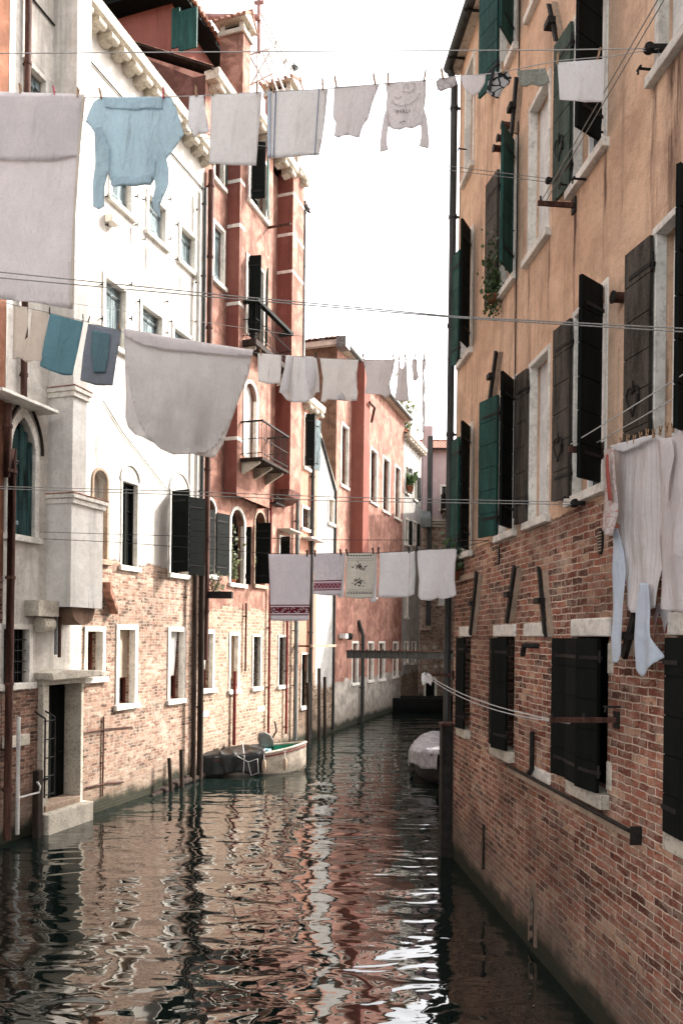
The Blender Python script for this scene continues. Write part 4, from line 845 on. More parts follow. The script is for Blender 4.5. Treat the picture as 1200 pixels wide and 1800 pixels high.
# ================================================================== LEFT: narrow house, white slip of a house, pink house
n0, n1 = L.S(527, 1000), L.S(556, 1000)
HN = House('canal_house', 'narrow salmon house with small grey shutters squeezed beside the white slip', 'house', L, n0, n1, L.Z(545, 712), 8, M_NARROW)
HN.window(L.rect(534, 545, 735, 826, 545), fw=.05, fill='dark', shutters=[dict(side='L', ang=60, mat=M_SH_DARK), dict(side='R', ang=150, mat=M_BLUEWOOD, width=.4)])
HN.window(L.rect(531, 544, 897, 932, 544), fw=.09, fill='dark', bars=True)
HN.window(L.rect(529, 543, 1150, 1240, 543), fw=.05, fill='dark')
HN.finish(); HN.cornice(n0, n1, HN.z1, .3, .5); HN.tiled_roof(over=.2, slope=.2)
s_, z_ = L.P(530, 945); HN.slab('ledge', n0+.1, n1-.1, -.4, 0, z_-.03, z_+.03, M_STONE, .01)
s_ = L.S(549, 900, .1); HN.pipe([(s_, -.1, HN.z1-.3), (s_, -.1, .1)], .075, M_PIPE)
mb = MB(); s_, z_ = L.P(545, 1137); mb.box(n0-.6, n0+1.9, -.75, -.65, z_, z_+.09, M_STONE_TAN); mb.box(n0-.5, n0-.4, -.7, 0, z_+.01, z_+.07, M_RUST); mb.box(n0+1.4, n0+1.5, -.7, 0, z_+.01, z_+.07, M_RUST); HN.add(mb, 'rail')
for x, y0_, y1_ in ((562, 1175, 1300), (572, 1190, 1300), (543, 1200, 1310)):
    s_ = L.S(x, 1250, .4); HN.pipe([(s_, -.35, L.Z(x, y0_, .35)), (s_+.03, -.38, -.3)], .06, M_WOOD, False, 'timber_pile')
w0, w1 = n1, L.S(588, 1000)
HV = House('canal_house', 'slim white house with a raking parapet between salmon and pink walls', 'house', L, w0, w1, L.Z(588, 868), 7, M_WHITE2)
HV.window(L.rect(577, 586, 880, 922, 586), fw=.06, fill='blind')
def rake(mb):
    zt0 = L.Z(557, 762); mb.prism([(w0, HV.z1), (w1, HV.z1), (w1, HV.z1+.1), (w0+.15, zt0), (w0, zt0)], .0, .3, M_WHITE2)
HV.finish(extra=rake)
mb = MB(); zt0 = L.Z(557, 762); mb.prism([(w0+.1, zt0+.04), (w1+.02, HV.z1+.11), (w1+.02, HV.z1+.2), (w0+.1, zt0+.14)], -.06, .34, M_STONE_OLD); mb.tube([(w0+.25, -.05, zt0-.1), (w1-.1, -.05, HV.z1+.1), (w1-.1, -.05, .1)], .05, M_PIPE); HV.add(mb, 'parapet_coping')
w2 = L.S(707, 1000); zp = L.Z(612, 625)
HP = House('canal_house', 'long pink house with a tiled hip end and a red chimney breast', 'house', L, w1, w2, zp, 8, M_PINK)
for a in ((600, 611, 754, 858), (651, 662, 797, 887), (673, 684, 812, 903), (694, 703, 826, 914), (619, 628, 1131, 1200), (647, 655, 1131, 1195), (666, 675, 1131, 1193), (691, 699, 1131, 1188), (652, 660, 990, 1050)):
    HP.window(L.rect(*a[:4]), fw=.1, fill='dark', d=.25, proud=.02)
HP.finish(side=M_BROWN)  # end walls darker brown than the front, shade included in the colour
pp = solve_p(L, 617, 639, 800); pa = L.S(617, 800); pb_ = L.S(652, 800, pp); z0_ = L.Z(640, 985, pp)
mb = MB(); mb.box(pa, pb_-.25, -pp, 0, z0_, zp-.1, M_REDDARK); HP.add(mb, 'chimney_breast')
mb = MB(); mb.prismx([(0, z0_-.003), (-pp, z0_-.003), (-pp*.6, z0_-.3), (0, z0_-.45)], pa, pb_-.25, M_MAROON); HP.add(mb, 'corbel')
mb = MB(); mb.box(w1-.1, w2+.2, -.28, .05, zp-.12, zp+.05, M_STONE_OLD); mb.tube([(w1-.1, -.36, zp), (w2+.2, -.36, zp)], .1, M_PIPE2, 10); mb.box(w1-.22, w1+.02, -.3, 8, zp-.1, zp+.1, M_STONE); mb.box(w1-.45, w1+.1, -.5, -.1, zp-.32, zp+.1, M_PIPE2); HP.add(mb, 'gutter')
mb = MB()   # hipped tile roof: one slope towards the camera, one to the canal
def slopes(mb, x0, x1, D, z, k, along):
    n = int((x1-x0 if along else D)/.055)
hipx = 4.0; n = 150
vs = []; fs = []
for i in range(n+1):
    y = -.3+(8.6)*i/n; r = .06*abs(math.sin(math.pi*y/.24)); yy = min(y+.3, 8.3-y); vs += [(w1-.35, y, zp+.12+r), (w1-.35+max(.01, yy)*.95, y, zp+.12+max(.01, yy)*.36+r)]
for i in range(n): fs.append((2*i, 2*i+1, 2*i+3, 2*i+2))
mb.add(vs, fs, M_TILE); n = 300; vs = []; fs = []
for i in range(n+1):
    x = w1-.35+(w2-w1+.7)*i/n; r = .06*abs(math.sin(math.pi*x/.24)); k = min(4.3, max(.01, (x-w1+.35)/.95)); vs += [(x, -.3, zp+.12+r), (x, -.3+k, zp+.12+k*.36+r)]
for i in range(n): fs.append((2*i, 2*i+2, 2*i+3, 2*i+1))
mb.add(vs, fs, M_TILE); mb.prismx([(4.0, zp+.1), (8.3, zp+.1), (4.0, zp+1.6)], w1+3.5, w2+.2, M_TILE); HP.add(mb, 'roof')
s_ = L.S(637, 1200, .15); HP.pipe([(s_-.4, -.05, L.Z(630, 1092)), (s_, -.15, L.Z(638, 1118)), (s_, -.15, .05)], .085, M_PIPE)
s_ = L.S(645, 760, .2); mb = MB(); mb.tube([(s_-1.2, -pp-.1, L.Z(620, 706)), (s_-.4, -pp-.1, L.Z(635, 720)), (s_, -.4, L.Z(645, 750))], .06, M_RUST, 8); HP.add(mb, 'small_pipe')
s_, z_ = L.P(612, 1120, .3); mb = MB(); mb.box(s_-.35, s_, -.3, -.02, z_-.06, z_+.14, M_WHITEWOOD); mb.lathe([(0, -.15), (.12, -.12), (.14, .1), (0, .16)], (s_+.2, -.3, z_+.02), M_IRON, 10); HP.add(mb, 'wall_lamp')
# ================================================================== far end
f0, f1 = w2, L.S(738, 1000)
HF = House('canal_house', 'distant white house with dark shutters beside the mauve building', 'house', L, f0, f1, L.Z(722, 775), 8, M_WHITE2)
for a in ((712, 717, 822, 868), (727, 732, 838, 880), (712, 717, 915, 958), (726, 731, 920, 960), (711, 716, 1040, 1085), (711, 717, 1130, 1165), (724, 730, 1130, 1165)): HF.window(L.rect(*a), fw=.1, fill='dark', d=.2, shutters=[dict(side='R', ang=165, mat=M_SH_DARK)] if a[2] < 930 else [])
HF.finish(); HF.cornice(f0, f1, HF.z1, .35, .6); HF.tiled_roof(over=.2, slope=.25)
eo = atY(736, 1200, 47); E = Wall((eo.x, eo.y), (1, 0))
HE = House('canal_house', 'mauve end house with a tall grey flue and tiled roof closing the canal', 'house', E, 0, 9, E.Z(770, 790), 8, M_LAV)
HE.window(E.rect(776, 785, 855, 895), fw=.1, fill='dark', d=.2); HE.window(E.rect(748, 764, 1198, 1232), fw=.12, fill='dark', d=.4, arch='round', rise=.3)
HE.window(E.rect(773, 781, 1038, 1062), fw=.1, fill='white', d=.15)
HE.finish(); HE.tiled_roof(over=.45, slope=.35, side_over=.1)
mb = MB(); s0_, s1_ = E.S(742, 900), E.S(757, 900); mb.box(s0_, s1_, -.45, 0, E.Z(750, 1108), E.Z(750, 752), M_LAV); HE.add(mb, 'chimney_breast')
mb = MB(); mb.box(s1_-.28, s1_+.02, -.5, -.46, E.Z(750, 1100), E.Z(750, 770), M_PIPE); mb.prismx([(-.46, E.Z(750, 930)), (-1.0, E.Z(750, 930)), (-1.0, E.Z(750, 915)), (-.46, E.Z(750, 900))], s0_-.2, s1_-.1, M_PIPE2); HE.add(mb, 'flue_pipe')
mb = MB(); z_ = E.Z(775, 918)
for k, (dz, pr) in enumerate(((0, .35), (-.14, .25), (-.3, .15))): mb.box(s1_+.02, 8.9, -pr, 0, z_+dz, z_+dz+.13, M_STONE_OLD)
HE.add(mb, 'cornice', bevel=.02)
HE.balcony(E.S(774, 880), E.S(800, 880), E.Z(780, 900), .8, 1.0)
for x, y in ((746, 1138), (763, 1138), (747, 1172), (765, 1172), (778, 1171)):
    s_, z_ = E.P(x, y); mb = MB(); mb.tube([(s_, 0, z_), (s_, -.08, z_)], .13, M_STONE_OLD, 14); HE.add(mb, 'wall_anchor')
# steel beam across the canal
bA = L.W(*([L.S(609, 1150, .6)]), -.6, L.Z(609, 1150, .6)); bB = atY(800, 1150, bA.y+.3); bB.z = bA.z
BW = lineplane(bA, bB); ln = (bB-bA).length; root = empty('steel_beam', Matrix.Translation(bA) @ BW.mat().to_3x3().to_4x4()); tag(root, 'rusty steel beam spanning the canal in front of the end house', 'beam')
mb = MB(); h_ = .16; mb.box(0, ln, -.12, .12, h_-.03, h_, M_RUST); mb.box(0, ln, -.012, .012, -h_+.03, h_-.03, M_PIPE); mb.box(0, ln, -.12, .12, -h_, -h_+.03, M_PIPE); mb.build('girder', root)
mb = MB()
for i in range(14): mb.tube([(.2+i*ln/14, 0, h_), (.2+i*ln/14, 0, h_+.05)], .03, M_IRON, 6)
mb.build('bolt_row', root)
# unseen houses added on the right for their shadows; low garden wall between
q = RW.t
B1 = House('canal_house', 'unseen house behind the orange house, added to shade the near left wall', 'house', Wall((3.35, 20.4), (q.x, q.y)), 0, 5.2, 17.6, 7, M_PALEBACK)
for i in range(3):
    for z_ in (3, 7, 11, 14.5): B1.window((.7+i*1.6, 1.5+i*1.6, z_, z_+1.5), fill='dark', shutters=[FL])
B1.finish(); B1.tiled_roof()
B3 = House('canal_house', 'unseen pale house on the right bank, added to shade the far pink wall', 'house', Wall((9.3, 62), (-.145, -.99)), 0, 24.7, 13.0, 8, M_PALEBACK)
for i in range(9):
    for z_ in (2.5, 6, 10): B3.window((1+i*2.6, 2+i*2.6, z_, z_+1.7), fill='dark', shutters=[FL, dict(FL, side='R')])
B3.finish(); B3.tiled_roof()
GW = House('garden_wall', 'low brick garden wall along the right bank beyond the orange house', 'wall', Wall((5.75, 37), (-.15, -.985)), 0, 16, 2.3, .35, facade('old_brick_wall', None, None, ((.26, .1, .06), (.36, .16, .1), (.45, .26, .18)), seed=31))
GW.finish(); GW.slab('coping', -.05, 16.05, -.06, .41, 2.302, 2.38, M_STONE_OLD)
# house on the near left, outside the frame but in the reflections
HZ = House('canal_house', 'orange brown house at the left edge beyond the white pilaster', 'house', L, L.S(4, 1200)-11, L.S(4, 1200)-.02, zw+1.5, 8, M_RUSSET)
for i in range(4):
    for z_ in (2, 6, 9.5, 13): HZ.window((HZ.s0+1+i*2.6, HZ.s0+1.9+i*2.6, z_, z_+1.6), fill='dark', shutters=[FL])
HZ.finish(); HZ.tiled_roof()
# ------------------------------------------------------------------ water
g = G('canal_water'); c = g.coord()
n1 = g.noise(g.vscale(c, .5, 1.0, 1), 1.0, 1.0, .4, .3); n2 = g.noise(g.vscale(c, 1.25, 2.7, 1), 1.0, 1.5, .45, .7); n3 = g.noise(g.vscale(c, 4, 8, 1), 1.0, 1, .4)
hh = g.ma('ADD', g.ma('MULTIPLY', n1, .8), g.ma('ADD', g.ma('MULTIPLY', n2, .36), g.ma('MULTIPLY', n3, .03)))
b = g.n('BsdfPrincipled', None, Base_Color=(.004, .009, .0075, 1), Roughness=.02, IOR=2.1)
b.inputs['Specular IOR Level'].default_value = .8
bp = g.n('Bump', None, Height=hh, Strength=1.0, Distance=.085); g.put(b.inputs['Normal'], bp.outputs[0]); g.t.links.new(b.outputs[0], g.out.inputs[0])
mb = MB(); mb.quad((-150, -100, 0), (150, -100, 0), (150, 250, 0), (-150, 250, 0), g.m); w_ = mb.build('canal_water'); w_['kind'] = 'structure'; w_['label'] = 'dark green rippled canal water'
mb = MB(); mb.quad((-150, -100, -1.6), (150, -100, -1.6), (150, 250, -1.6), (-150, 250, -1.6), M_WOOD); w_ = mb.build('ground'); w_['kind'] = 'structure'; w_['label'] = 'muddy canal bed'
# ------------------------------------------------------------------ washing lines
GRP = 'washing hung across the canal'
def at(W, pts, off=0.0): return [W.W(W.S(x, y, off), -off, W.Z(x, y, off)) for x, y in pts]
def zline(W, z, off=0.0): return z
# line 1, closest and highest
s_, z_ = RW.P(1160, 86); B1p = RW.W(s_, -.1, z_); W1 = lineplane((-8.5, 7.0, 0), B1p)
rope('clothesline', 'highest rope with a row of washing from blue sweater to small white towel', 'clothesline', at(W1, [(-140, 163), (0, 164), (150, 170), (240, 171), (345, 168), (480, 160), (570, 156), (665, 147), (750, 140), (800, 134), (870, 128), (980, 106), (1075, 98), (1158, 84)]), .004, M_ROPEL)
rope('clothesline', 'bare pale rope just above the top row of washing', 'clothesline', at(W1, [(-140, 92), (0, 93), (300, 91), (600, 89), (975, 87), (1158, 84)]), .0045, M_ROPEL)
cloth('bed_sheet', 'huge grey white sheet at the left edge with a fold across its upper third', 'sheet', W1, [(-60, 162), (150, 169), (140, 260), (130, 400), (126, 542), (60, 532), (0, 527), (-60, 520)], C_GREY, .028, 4, .07, 1, layers=[('folded_flap', [(-60, 161), (149, 168), (142, 230), (136, 275), (90, 284), (0, 282), (-60, 280)], C_GREY, -.02), ('side_hem', [(146, 168), (150, 169), (143, 260), (133, 400), (129, 541), (124, 541), (129, 400), (138, 260)], C_CREAM, -.028)])
cloth('sweater', 'light blue long sleeved sweater hung upside down by its hem', 'sweater', W1,
      [(178, 171), (240, 172), (300, 169), (310, 190), (322, 232), (306, 258), (291, 277), (280, 262), (277, 300), (265, 326), (228, 326), (194, 322), (189, 300), (186, 278), (180, 262), (171, 240), (160, 224), (152, 216), (158, 198), (166, 180)], C_BLUE, .045, 12, .03, 2,
      layers=[('sleeve', [(170, 232), (180, 226), (194, 262), (191, 300), (184, 330), (184, 364), (176, 371), (166, 366), (166, 330), (171, 290)], C_BLUE, -.035), ('sleeve', [(278, 262), (291, 268), (297, 300), (296, 326), (285, 348), (281, 366), (283, 384), (272, 372), (269, 356), (274, 330), (271, 305)], C_BLUE, -.035),
              ('waistband', [(189, 300), (210, 309), (240, 312), (262, 308), (276, 298), (266, 326), (228, 327), (194, 323)], C_BLUE, -.02), ('hem', [(183, 172), (287, 172), (286, 192), (240, 195), (186, 190)], C_BLUE, -.012)])
cloth('face_cloth', 'narrow white cloth between the blue sweater and the plain grey towel', 'cloth', W1, [(333, 168), (358, 167), (362, 200), (368, 230), (345, 237), (343, 242), (330, 220)], C_PALE, .02, 14, .03, 3)
cloth('towel', 'plain grey white towel against the maroon gable wall', 'towel', W1, [(371, 166), (460, 162), (455, 230), (450, 290), (410, 289), (368, 287), (370, 230)], C_GREY2, .012, 7, .04, 4)
t5, fn5 = cloth('towel', 'pale grey towel with thin blue stripes along its sides', 'towel', W1, [(470, 162), (576, 156), (572, 200), (566, 245), (560, 272), (515, 276), (469, 276), (471, 220)], C_GREY2, .012, 7, .04, 5, layers=[('blue_stripe', [(484, 161), (486, 161), (482, 276), (480, 276)], C_DARKB, -.012), ('blue_stripe', [(560, 157), (561.5, 157), (554, 273), (552.5, 273)], C_DARKB, -.012), ('blue_border', [(470, 163), (477, 162), (476, 276), (470, 276)], C_BLUEW, -.01)])
cloth('vest', 'grey white sleeveless top hung upside down beside the long sleeved shirt', 'top', W1, [(587, 152), (667, 147), (655, 180), (647, 210), (638, 222), (631, 243), (622, 240), (612, 236), (601, 238), (595, 242), (587, 238), (590, 215), (585, 205), (586, 180)], C_GREY, .014, 10, .03, 6)
sh, fsh = cloth('shirt', 'grey white long sleeved shirt with a faded grey print and drooping sleeves', 'shirt', W1, [(677, 146), (748, 141), (748, 170), (745, 195), (748, 215), (741, 222), (737, 221), (725, 227), (712, 225), (702, 228), (690, 225), (683, 220), (678, 212), (678, 185), (680, 165)], C_GREY, .014, 9, .025, 7,
      layers=[('sleeve', [(679, 190), (684, 215), (681, 232), (679, 245), (682, 264), (668, 269), (667, 258), (670, 230), (674, 205)], C_GREY, -.012), ('sleeve', [(744, 190), (750, 212), (754, 255), (752, 264), (736, 260), (740, 240), (738, 215), (741, 200)], C_GREY, -.012)])
def marks(parent, W, fn, pts, mat, name, w=.006, dy=-.012):
    mb = MB()
    for seg in pts:
        P = [W.P(x, y) for x, y in seg]
        for (x0, z0), (x1, z1) in zip(P[:-1], P[1:]):
            d = Vector((x1-x0, 0, z1-z0)); n = Vector((-d.z, 0, d.x)).normalized()*w*.5; a = Vector(fn(x0, z0)); b = Vector(fn(x1, z1)); o = Vector((0, dy, 0)); mb.add([a-n+o, b-n+o, b+n+o, a+n+o], [(0, 1, 2, 3)], mat)
    o = mb.build(name, parent); return o
marks(sh, W1, fsh, [[(708, 160), (712, 150), (717, 149), (716, 158)], [(722, 148), (728, 148), (729, 156), (724, 161)], [(706, 162), (720, 164), (727, 160)], [(688, 176), (695, 184), (705, 187), (720, 185), (730, 178), (738, 165)], [(693, 170), (700, 174), (706, 170)], [(692, 192), (700, 196), (710, 192)]], C_INK, 'print', .007)
marks(sh, W1, fsh, [[(697, 194), (697, 200)], [(697, 194), (700, 194)], [(697, 197), (699, 197)], [(704, 194), (704, 200)], [(707, 200), (709, 194), (711, 200)], [(714, 194), (714, 200), (717, 200)], [(719, 194), (719, 200)], [(702, 217), (707, 215), (712, 216)]], C_EMB, 'lettering', .005)
def small(name, lab, cat, pts, m, sd, **k): return cloth(name, lab, cat, W1, pts, m, .018, 16, .02, sd, **k)
small('underpants', 'small floral underpants nearest the end of the top row over the downpipe', 'underwear', [(766, 141), (775, 137), (790, 137), (800, 135), (801, 150), (793, 156), (784, 158), (775, 160), (768, 155)], C_FLORAL, 8)
small('underpants', 'plain mauve grey underpants beside the printed pair', 'underwear', [(810, 133), (854, 129), (852, 145), (843, 160), (833, 168), (822, 164), (813, 152)], C_GREY, 9)
small('underpants', 'black and white printed underpants with a black waistband', 'underwear', [(866, 125), (890, 124), (899, 136), (894, 148), (884, 156), (876, 172), (866, 168), (855, 160), (858, 140)], C_PRINT, 10, layers=[('waistband', [(864, 126), (869, 126), (862, 160), (856, 159), (860, 140)], C_BLACK, -.02)])
small('underpants', 'olive camouflage underpants next to the small white towel', 'underwear', [(907, 124), (958, 119), (965, 146), (950, 151), (935, 147), (925, 152), (914, 150)], C_OLIVE, 11)
cloth('towel', 'small white towel hanging in front of the dark shutter on the right', 'towel', W1, [(979, 110), (1064, 103), (1062, 140), (1060, 178), (1028, 180), (1012, 177), (983, 175), (981, 140)], C_PALE, .012, 9, .03, 12)
# line 2
s_, z_ = RW.P(802, 632); B2p = RW.W(s_, -.1, z_); W2 = lineplane((-8.2, 10.2, 0), B2p)
rope('clothesline', 'middle rope carrying teal towels and the great scalloped sheet', 'clothesline', at(W2, [(-60, 520), (0, 530), (22, 535), (85, 549), (148, 564), (216, 583), (330, 603), (442, 619), (495, 624), (560, 629), (630, 632), (720, 632), (802, 631)]), .005, M_ROPE)
rope('clothesline', 'bare thin rope passing above the middle row of washing', 'clothesline', at(W2, [(-60, 505), (128, 533), (330, 562), (532, 591), (650, 610), (802, 630)]), .004, M_ROPEL)
cloth('curtain', 'thin cream curtain hung by two corners beside the teal towel', 'cloth', W2, [(24, 536), (48, 540), (50, 570), (43, 597), (52, 590), (56, 545), (84, 550), (80, 600), (73, 636), (60, 634), (45, 636), (36, 628), (22, 630)], C_CREAM, .03, 12, .04, 21)
cloth('towel', 'teal blue towel, first of the two coloured towels', 'towel', W2, [(88, 551), (147, 565), (138, 610), (127, 658), (110, 658), (88, 652), (70, 644), (78, 600)], C_TEAL, .03, 8, .05, 22)
cloth('towel', 'slate grey towel with a teal centre panel', 'towel', W2, [(155, 568), (213, 580), (205, 630), (198, 677), (170, 676), (141, 669), (146, 620)], C_SLATE, .03, 8, .05, 23, layers=[('centre_panel', [(162, 580), (194, 588), (190, 630), (185, 655), (165, 655), (160, 620)], C_SLATET, -.025)])
cloth('bed_sheet', 'very large grey white scalloped sheet sagging in a deep curve over the white house', 'sheet', W2,
      [(217, 582), (300, 598), (380, 612), (443, 620), (436, 660), (418, 705), (404, 745), (392, 780), (378, 803), (350, 801), (325, 796), (300, 795), (283, 785), (268, 778), (250, 768), (238, 764), (225, 752), (220, 735), (221, 690), (219, 630)], C_GREY2, .05, 5, .06, 24, belly=.12,
      layers=[('front_layer', [(218, 583), (300, 599), (380, 613), (442, 621), (432, 660), (418, 702), (400, 750), (380, 785), (360, 798), (330, 801), (305, 801), (280, 790), (258, 770), (242, 742), (232, 705), (225, 660), (219, 620)], C_GREY2, -.07), ('top_fold', [(217, 581), (300, 597), (380, 611), (443, 619), (440, 632), (380, 629), (300, 622), (250, 612), (219, 596)], C_GREY, -.11)])
cloth('towel', 'small grey white towel right of the great sheet over the balcony', 'towel', W2, [(453, 621), (495, 624), (494, 650), (492, 674), (470, 675), (454, 670), (453, 645)], C_GREY2, .015, 8, .05, 25)
cloth('shirt', 'crumpled white shirt with several dangling sleeves', 'shirt', W2, [(502, 625), (556, 629), (560, 660), (561, 690), (555, 690), (550, 700), (536, 708), (520, 706), (503, 704), (494, 692), (490, 690), (494, 668), (500, 645)], C_PALE, .05, 14, .04, 26, layers=[('sleeve', [(503, 627), (514, 628), (511, 655), (508, 684), (501, 690), (490, 693), (494, 665)], C_PALE, -.07), ('sleeve', [(535, 629), (548, 630), (553, 660), (550, 685), (541, 694), (538, 680), (534, 660)], C_PALE, -.08)])
cloth('shirt', 'pale grey tee shirt with its round neckline at the bottom', 'shirt', W2, [(562, 630), (630, 632), (627, 655), (627, 680), (629, 690), (627, 704), (600, 704), (575, 703), (570, 709), (563, 706), (565, 690), (567, 665)], C_GREY2, .02, 8, .05, 27, layers=[('neckline', [(590, 704), (592, 697), (598, 691), (604, 695), (607, 704)], C_PALE, -.03)])
cloth('shirt', 'mauve grey tee shirt hanging just beyond the pale one', 'shirt', W2, [(638, 632), (694, 632), (690, 655), (684, 675), (688, 693), (683, 696), (678, 700), (670, 694), (641, 691), (645, 665), (641, 645)], C_GREY, .02, 8, .05, 28)
cloth('vest', 'narrow grey singlet with thin straps against the sky', 'top', W2, [(699, 633), (702, 634), (703, 646), (707, 648), (710, 643), (711, 634), (714, 634), (715, 650), (716, 680), (718, 704), (706, 706), (694, 702), (698, 670)], C_GREY, .015, 10, .04, 29)
cloth('sock', 'small grey sock pinned by its cuff', 'sock', W2, [(724, 632), (733, 632), (733, 650), (736, 663), (730, 670), (725, 667), (725, 655), (723, 645)], C_GREY, .008, 10, .03, 30)
cloth('belt', 'long twisted grey cloth belt dangling against the sky', 'belt', W2, [(742, 632), (748, 632), (748, 642), (744, 655), (746, 668), (748, 682), (745, 698), (748, 715), (747, 735), (745, 760), (742, 760), (743, 735), (741, 718), (743, 700), (741, 684), (743, 670), (741, 655)], C_GREY, .006, 10, .03, 31)
# line 3
s_, z_ = L.P(70, 947); A3 = L.W(s_, -.12, z_); s_, z_ = RW.P(860, 950); B3p = RW.W(s_, -.12, z_); W3 = lineplane(A3, B3p)
rope('clothesline', 'low rope carrying the patterned tea towels', 'clothesline', at(W3, [(70, 947), (200, 953), (475, 973), (547, 974), (605, 972), (662, 972), (722, 969), (733, 967), (803, 964), (860, 950)]), .005, M_WIRE)
rope('clothesline', 'bare dark rope directly above the patterned tea towels', 'clothesline', at(W3, [(65, 935), (340, 943), (600, 949), (860, 950)]), .0045, M_WIRE)
t1, f1 = cloth('towel', 'longest white towel with a crimson leaf band near its lower edge', 'towel', W3, [(472, 974), (546, 975), (545, 1030), (542, 1091), (508, 1092), (476, 1091), (474, 1030)], C_LILAC, .015, 7, .05, 41, bands=[(1063, 1065, C_CRIM), (1067, 1078, C_MOTIF), (1080, 1082, C_CRIM)])
rd = random.Random(5); mb = MB()
for i in range(44):
    x, z = W3.P(477+rd.random()*65, 1072.5+rd.uniform(-4.2, 4.2)); a = rd.random()*3.14; u = Vector((math.cos(a), 0, math.sin(a)))*.016; v = Vector((-math.sin(a), 0, math.cos(a)))*.008; c = Vector(f1(x, z))+Vector((0, -.008, 0)); mb.add([c-u, c-v, c+u, c+v], [(0, 1, 2, 3)], C_LILAC)
mb.build('woven_leaves', t1)
t2, f2 = cloth('towel', 'short white towel with a mauve band of dark hearts', 'towel', W3, [(550, 974), (604, 973), (602, 1010), (599, 1046), (575, 1047), (551, 1044), (552, 1010)], C_LILAC, .012, 8, .04, 42, bands=[(1020, 1022, C_CRIM), (1024, 1035, C_MAUVE), (1036, 1038, C_CRIM)], layers=[('back_layer', [(552, 974), (606, 973), (604, 1010), (603, 1050), (592, 1050), (590, 1010)], C_PALE, .03)])
mb = MB()
for i in range(7):
    for dx, s in ((0, 1), (3.4, -1)):
        x, z = W3.P(554+i*6.6+dx, 1029.5+s*1.8); c = Vector(f2(x, z))+Vector((0, -.008, 0)); mb.add([c+Vector(p) for p in ((0, 0, -.022), (.018, 0, .002), (.012, 0, .016), (0, 0, .008), (-.012, 0, .016), (-.018, 0, .002))], [(0, 1, 2, 3, 4, 5)], C_CRIM)
mb.build('woven_hearts', t2)
t3, f3 = cloth('tea_towel', 'ecru linen tea towel embroidered with two dark flower sprays', 'tea towel', W3, [(608, 973), (660, 972), (658, 1010), (656, 1051), (630, 1053), (607, 1050), (609, 1010)], C_ECRU, .012, 8, .04, 43, layers=[('back_layer', [(612, 974), (661, 973), (661, 1010), (660, 1058), (650, 1058), (648, 1010)], C_PALE, .03)])
mb = MB(); rd = random.Random(9)
def petal(px, py, a, L_, w):
    x, z = W3.P(px, py); c = Vector(f3(x, z))+Vector((0, -.009, 0)); u = Vector((math.cos(a), 0, math.sin(a)))*L_; v = Vector((-math.sin(a), 0, math.cos(a)))*w; mb.add([c, c+u*.5+v, c+u, c+u*.5-v], [(0, 1, 2, 3)], C_EMB)
for cy, sg in ((997, 1), (1024, -1)):
    mb = MB()
    for k in range(34): a = rd.random()*6.28; r = rd.random()**.6; petal(632+math.cos(a)*r*11, cy+math.sin(a)*r*7.5, rd.random()*6.28, .035, .009)
    mb.build('embroidered_flowers', t3)
for yy, rows in ((978, (982, 985)), (1044, (1037, 1040))):
    mb = MB()
    for i in range(9):
        for a in (1.57, .8, 2.3): petal(612+i*5, yy, a, .03, .007)
    for y2 in rows:
        for i in range(26): petal(611+i*1.75, y2, 0, .012, .004)
    mb.build('embroidered_border', t3)
cloth('towel', 'plain pale towel between the tea towel and the rippled cloth', 'towel', W3, [(667, 972), (722, 969), (720, 1010), (718, 1049), (690, 1051), (664, 1050), (667, 1010)], C_PALE, .012, 8, .05, 44)
cloth('towel', 'bright narrow white cloth squeezed between two larger ones', 'towel', W3, [(722, 972), (731, 969), (732, 1010), (730, 1045), (719, 1050), (721, 1010)], cloth_mat('bright_white_cotton', (.8, .79, .77)), .008, 8, .05, 45, off=-.06)
cloth('towel', 'rippled pale cloth nearest the orange house corner', 'towel', W3, [(733, 968), (803, 963), (800, 990), (799, 1020), (803, 1045), (795, 1050), (780, 1053), (768, 1051), (755, 1056), (740, 1055), (735, 1048), (737, 1020), (734, 990)], C_PALE, .035, 11, .04, 46)
# bare lines
def bare(pxs_list, A, Bpx, lab, mat, r):
    s_, z_ = RW.P(*Bpx); W_ = lineplane(A, RW.W(s_, -.1, z_))
    for pxs, w in pxs_list: rope('clothesline', lab % w, 'clothesline', at(W_, pxs), r, mat)
    return W_
bare([([(-100, 470), (0, 478), (400, 519), (800, 556), (1200, 577), (1330, 582)], 'upper'), ([(-100, 479), (0, 488), (400, 524), (800, 558), (1200, 583), (1330, 588)], 'lower')], (-8.5, 8, 0), (1330, 580), 'empty dark double line crossing mid picture, %s strand', M_ROPE, .0046)
bare([([(-60, 853), (0, 855), (300, 863), (600, 874), (1018, 883)], 'upper'), ([(-60, 857), (0, 859), (300, 869), (600, 881), (1018, 887)], 'lower')], (-7.9, 9.5, 0), (1026, 885), 'empty grey double line ending at the pulley over the brick, %s strand', M_ROPE, .0045)
bare([([(40, 190), (145, 205), (460, 248), (700, 280), (975, 315)], 'upper'), ([(40, 197), (145, 212), (460, 256), (700, 288), (975, 321)], 'lower')], (-8.0, 9.0, 0), (978, 318), 'empty double line passing behind the top row of washing, %s strand', M_ROPE, .004)
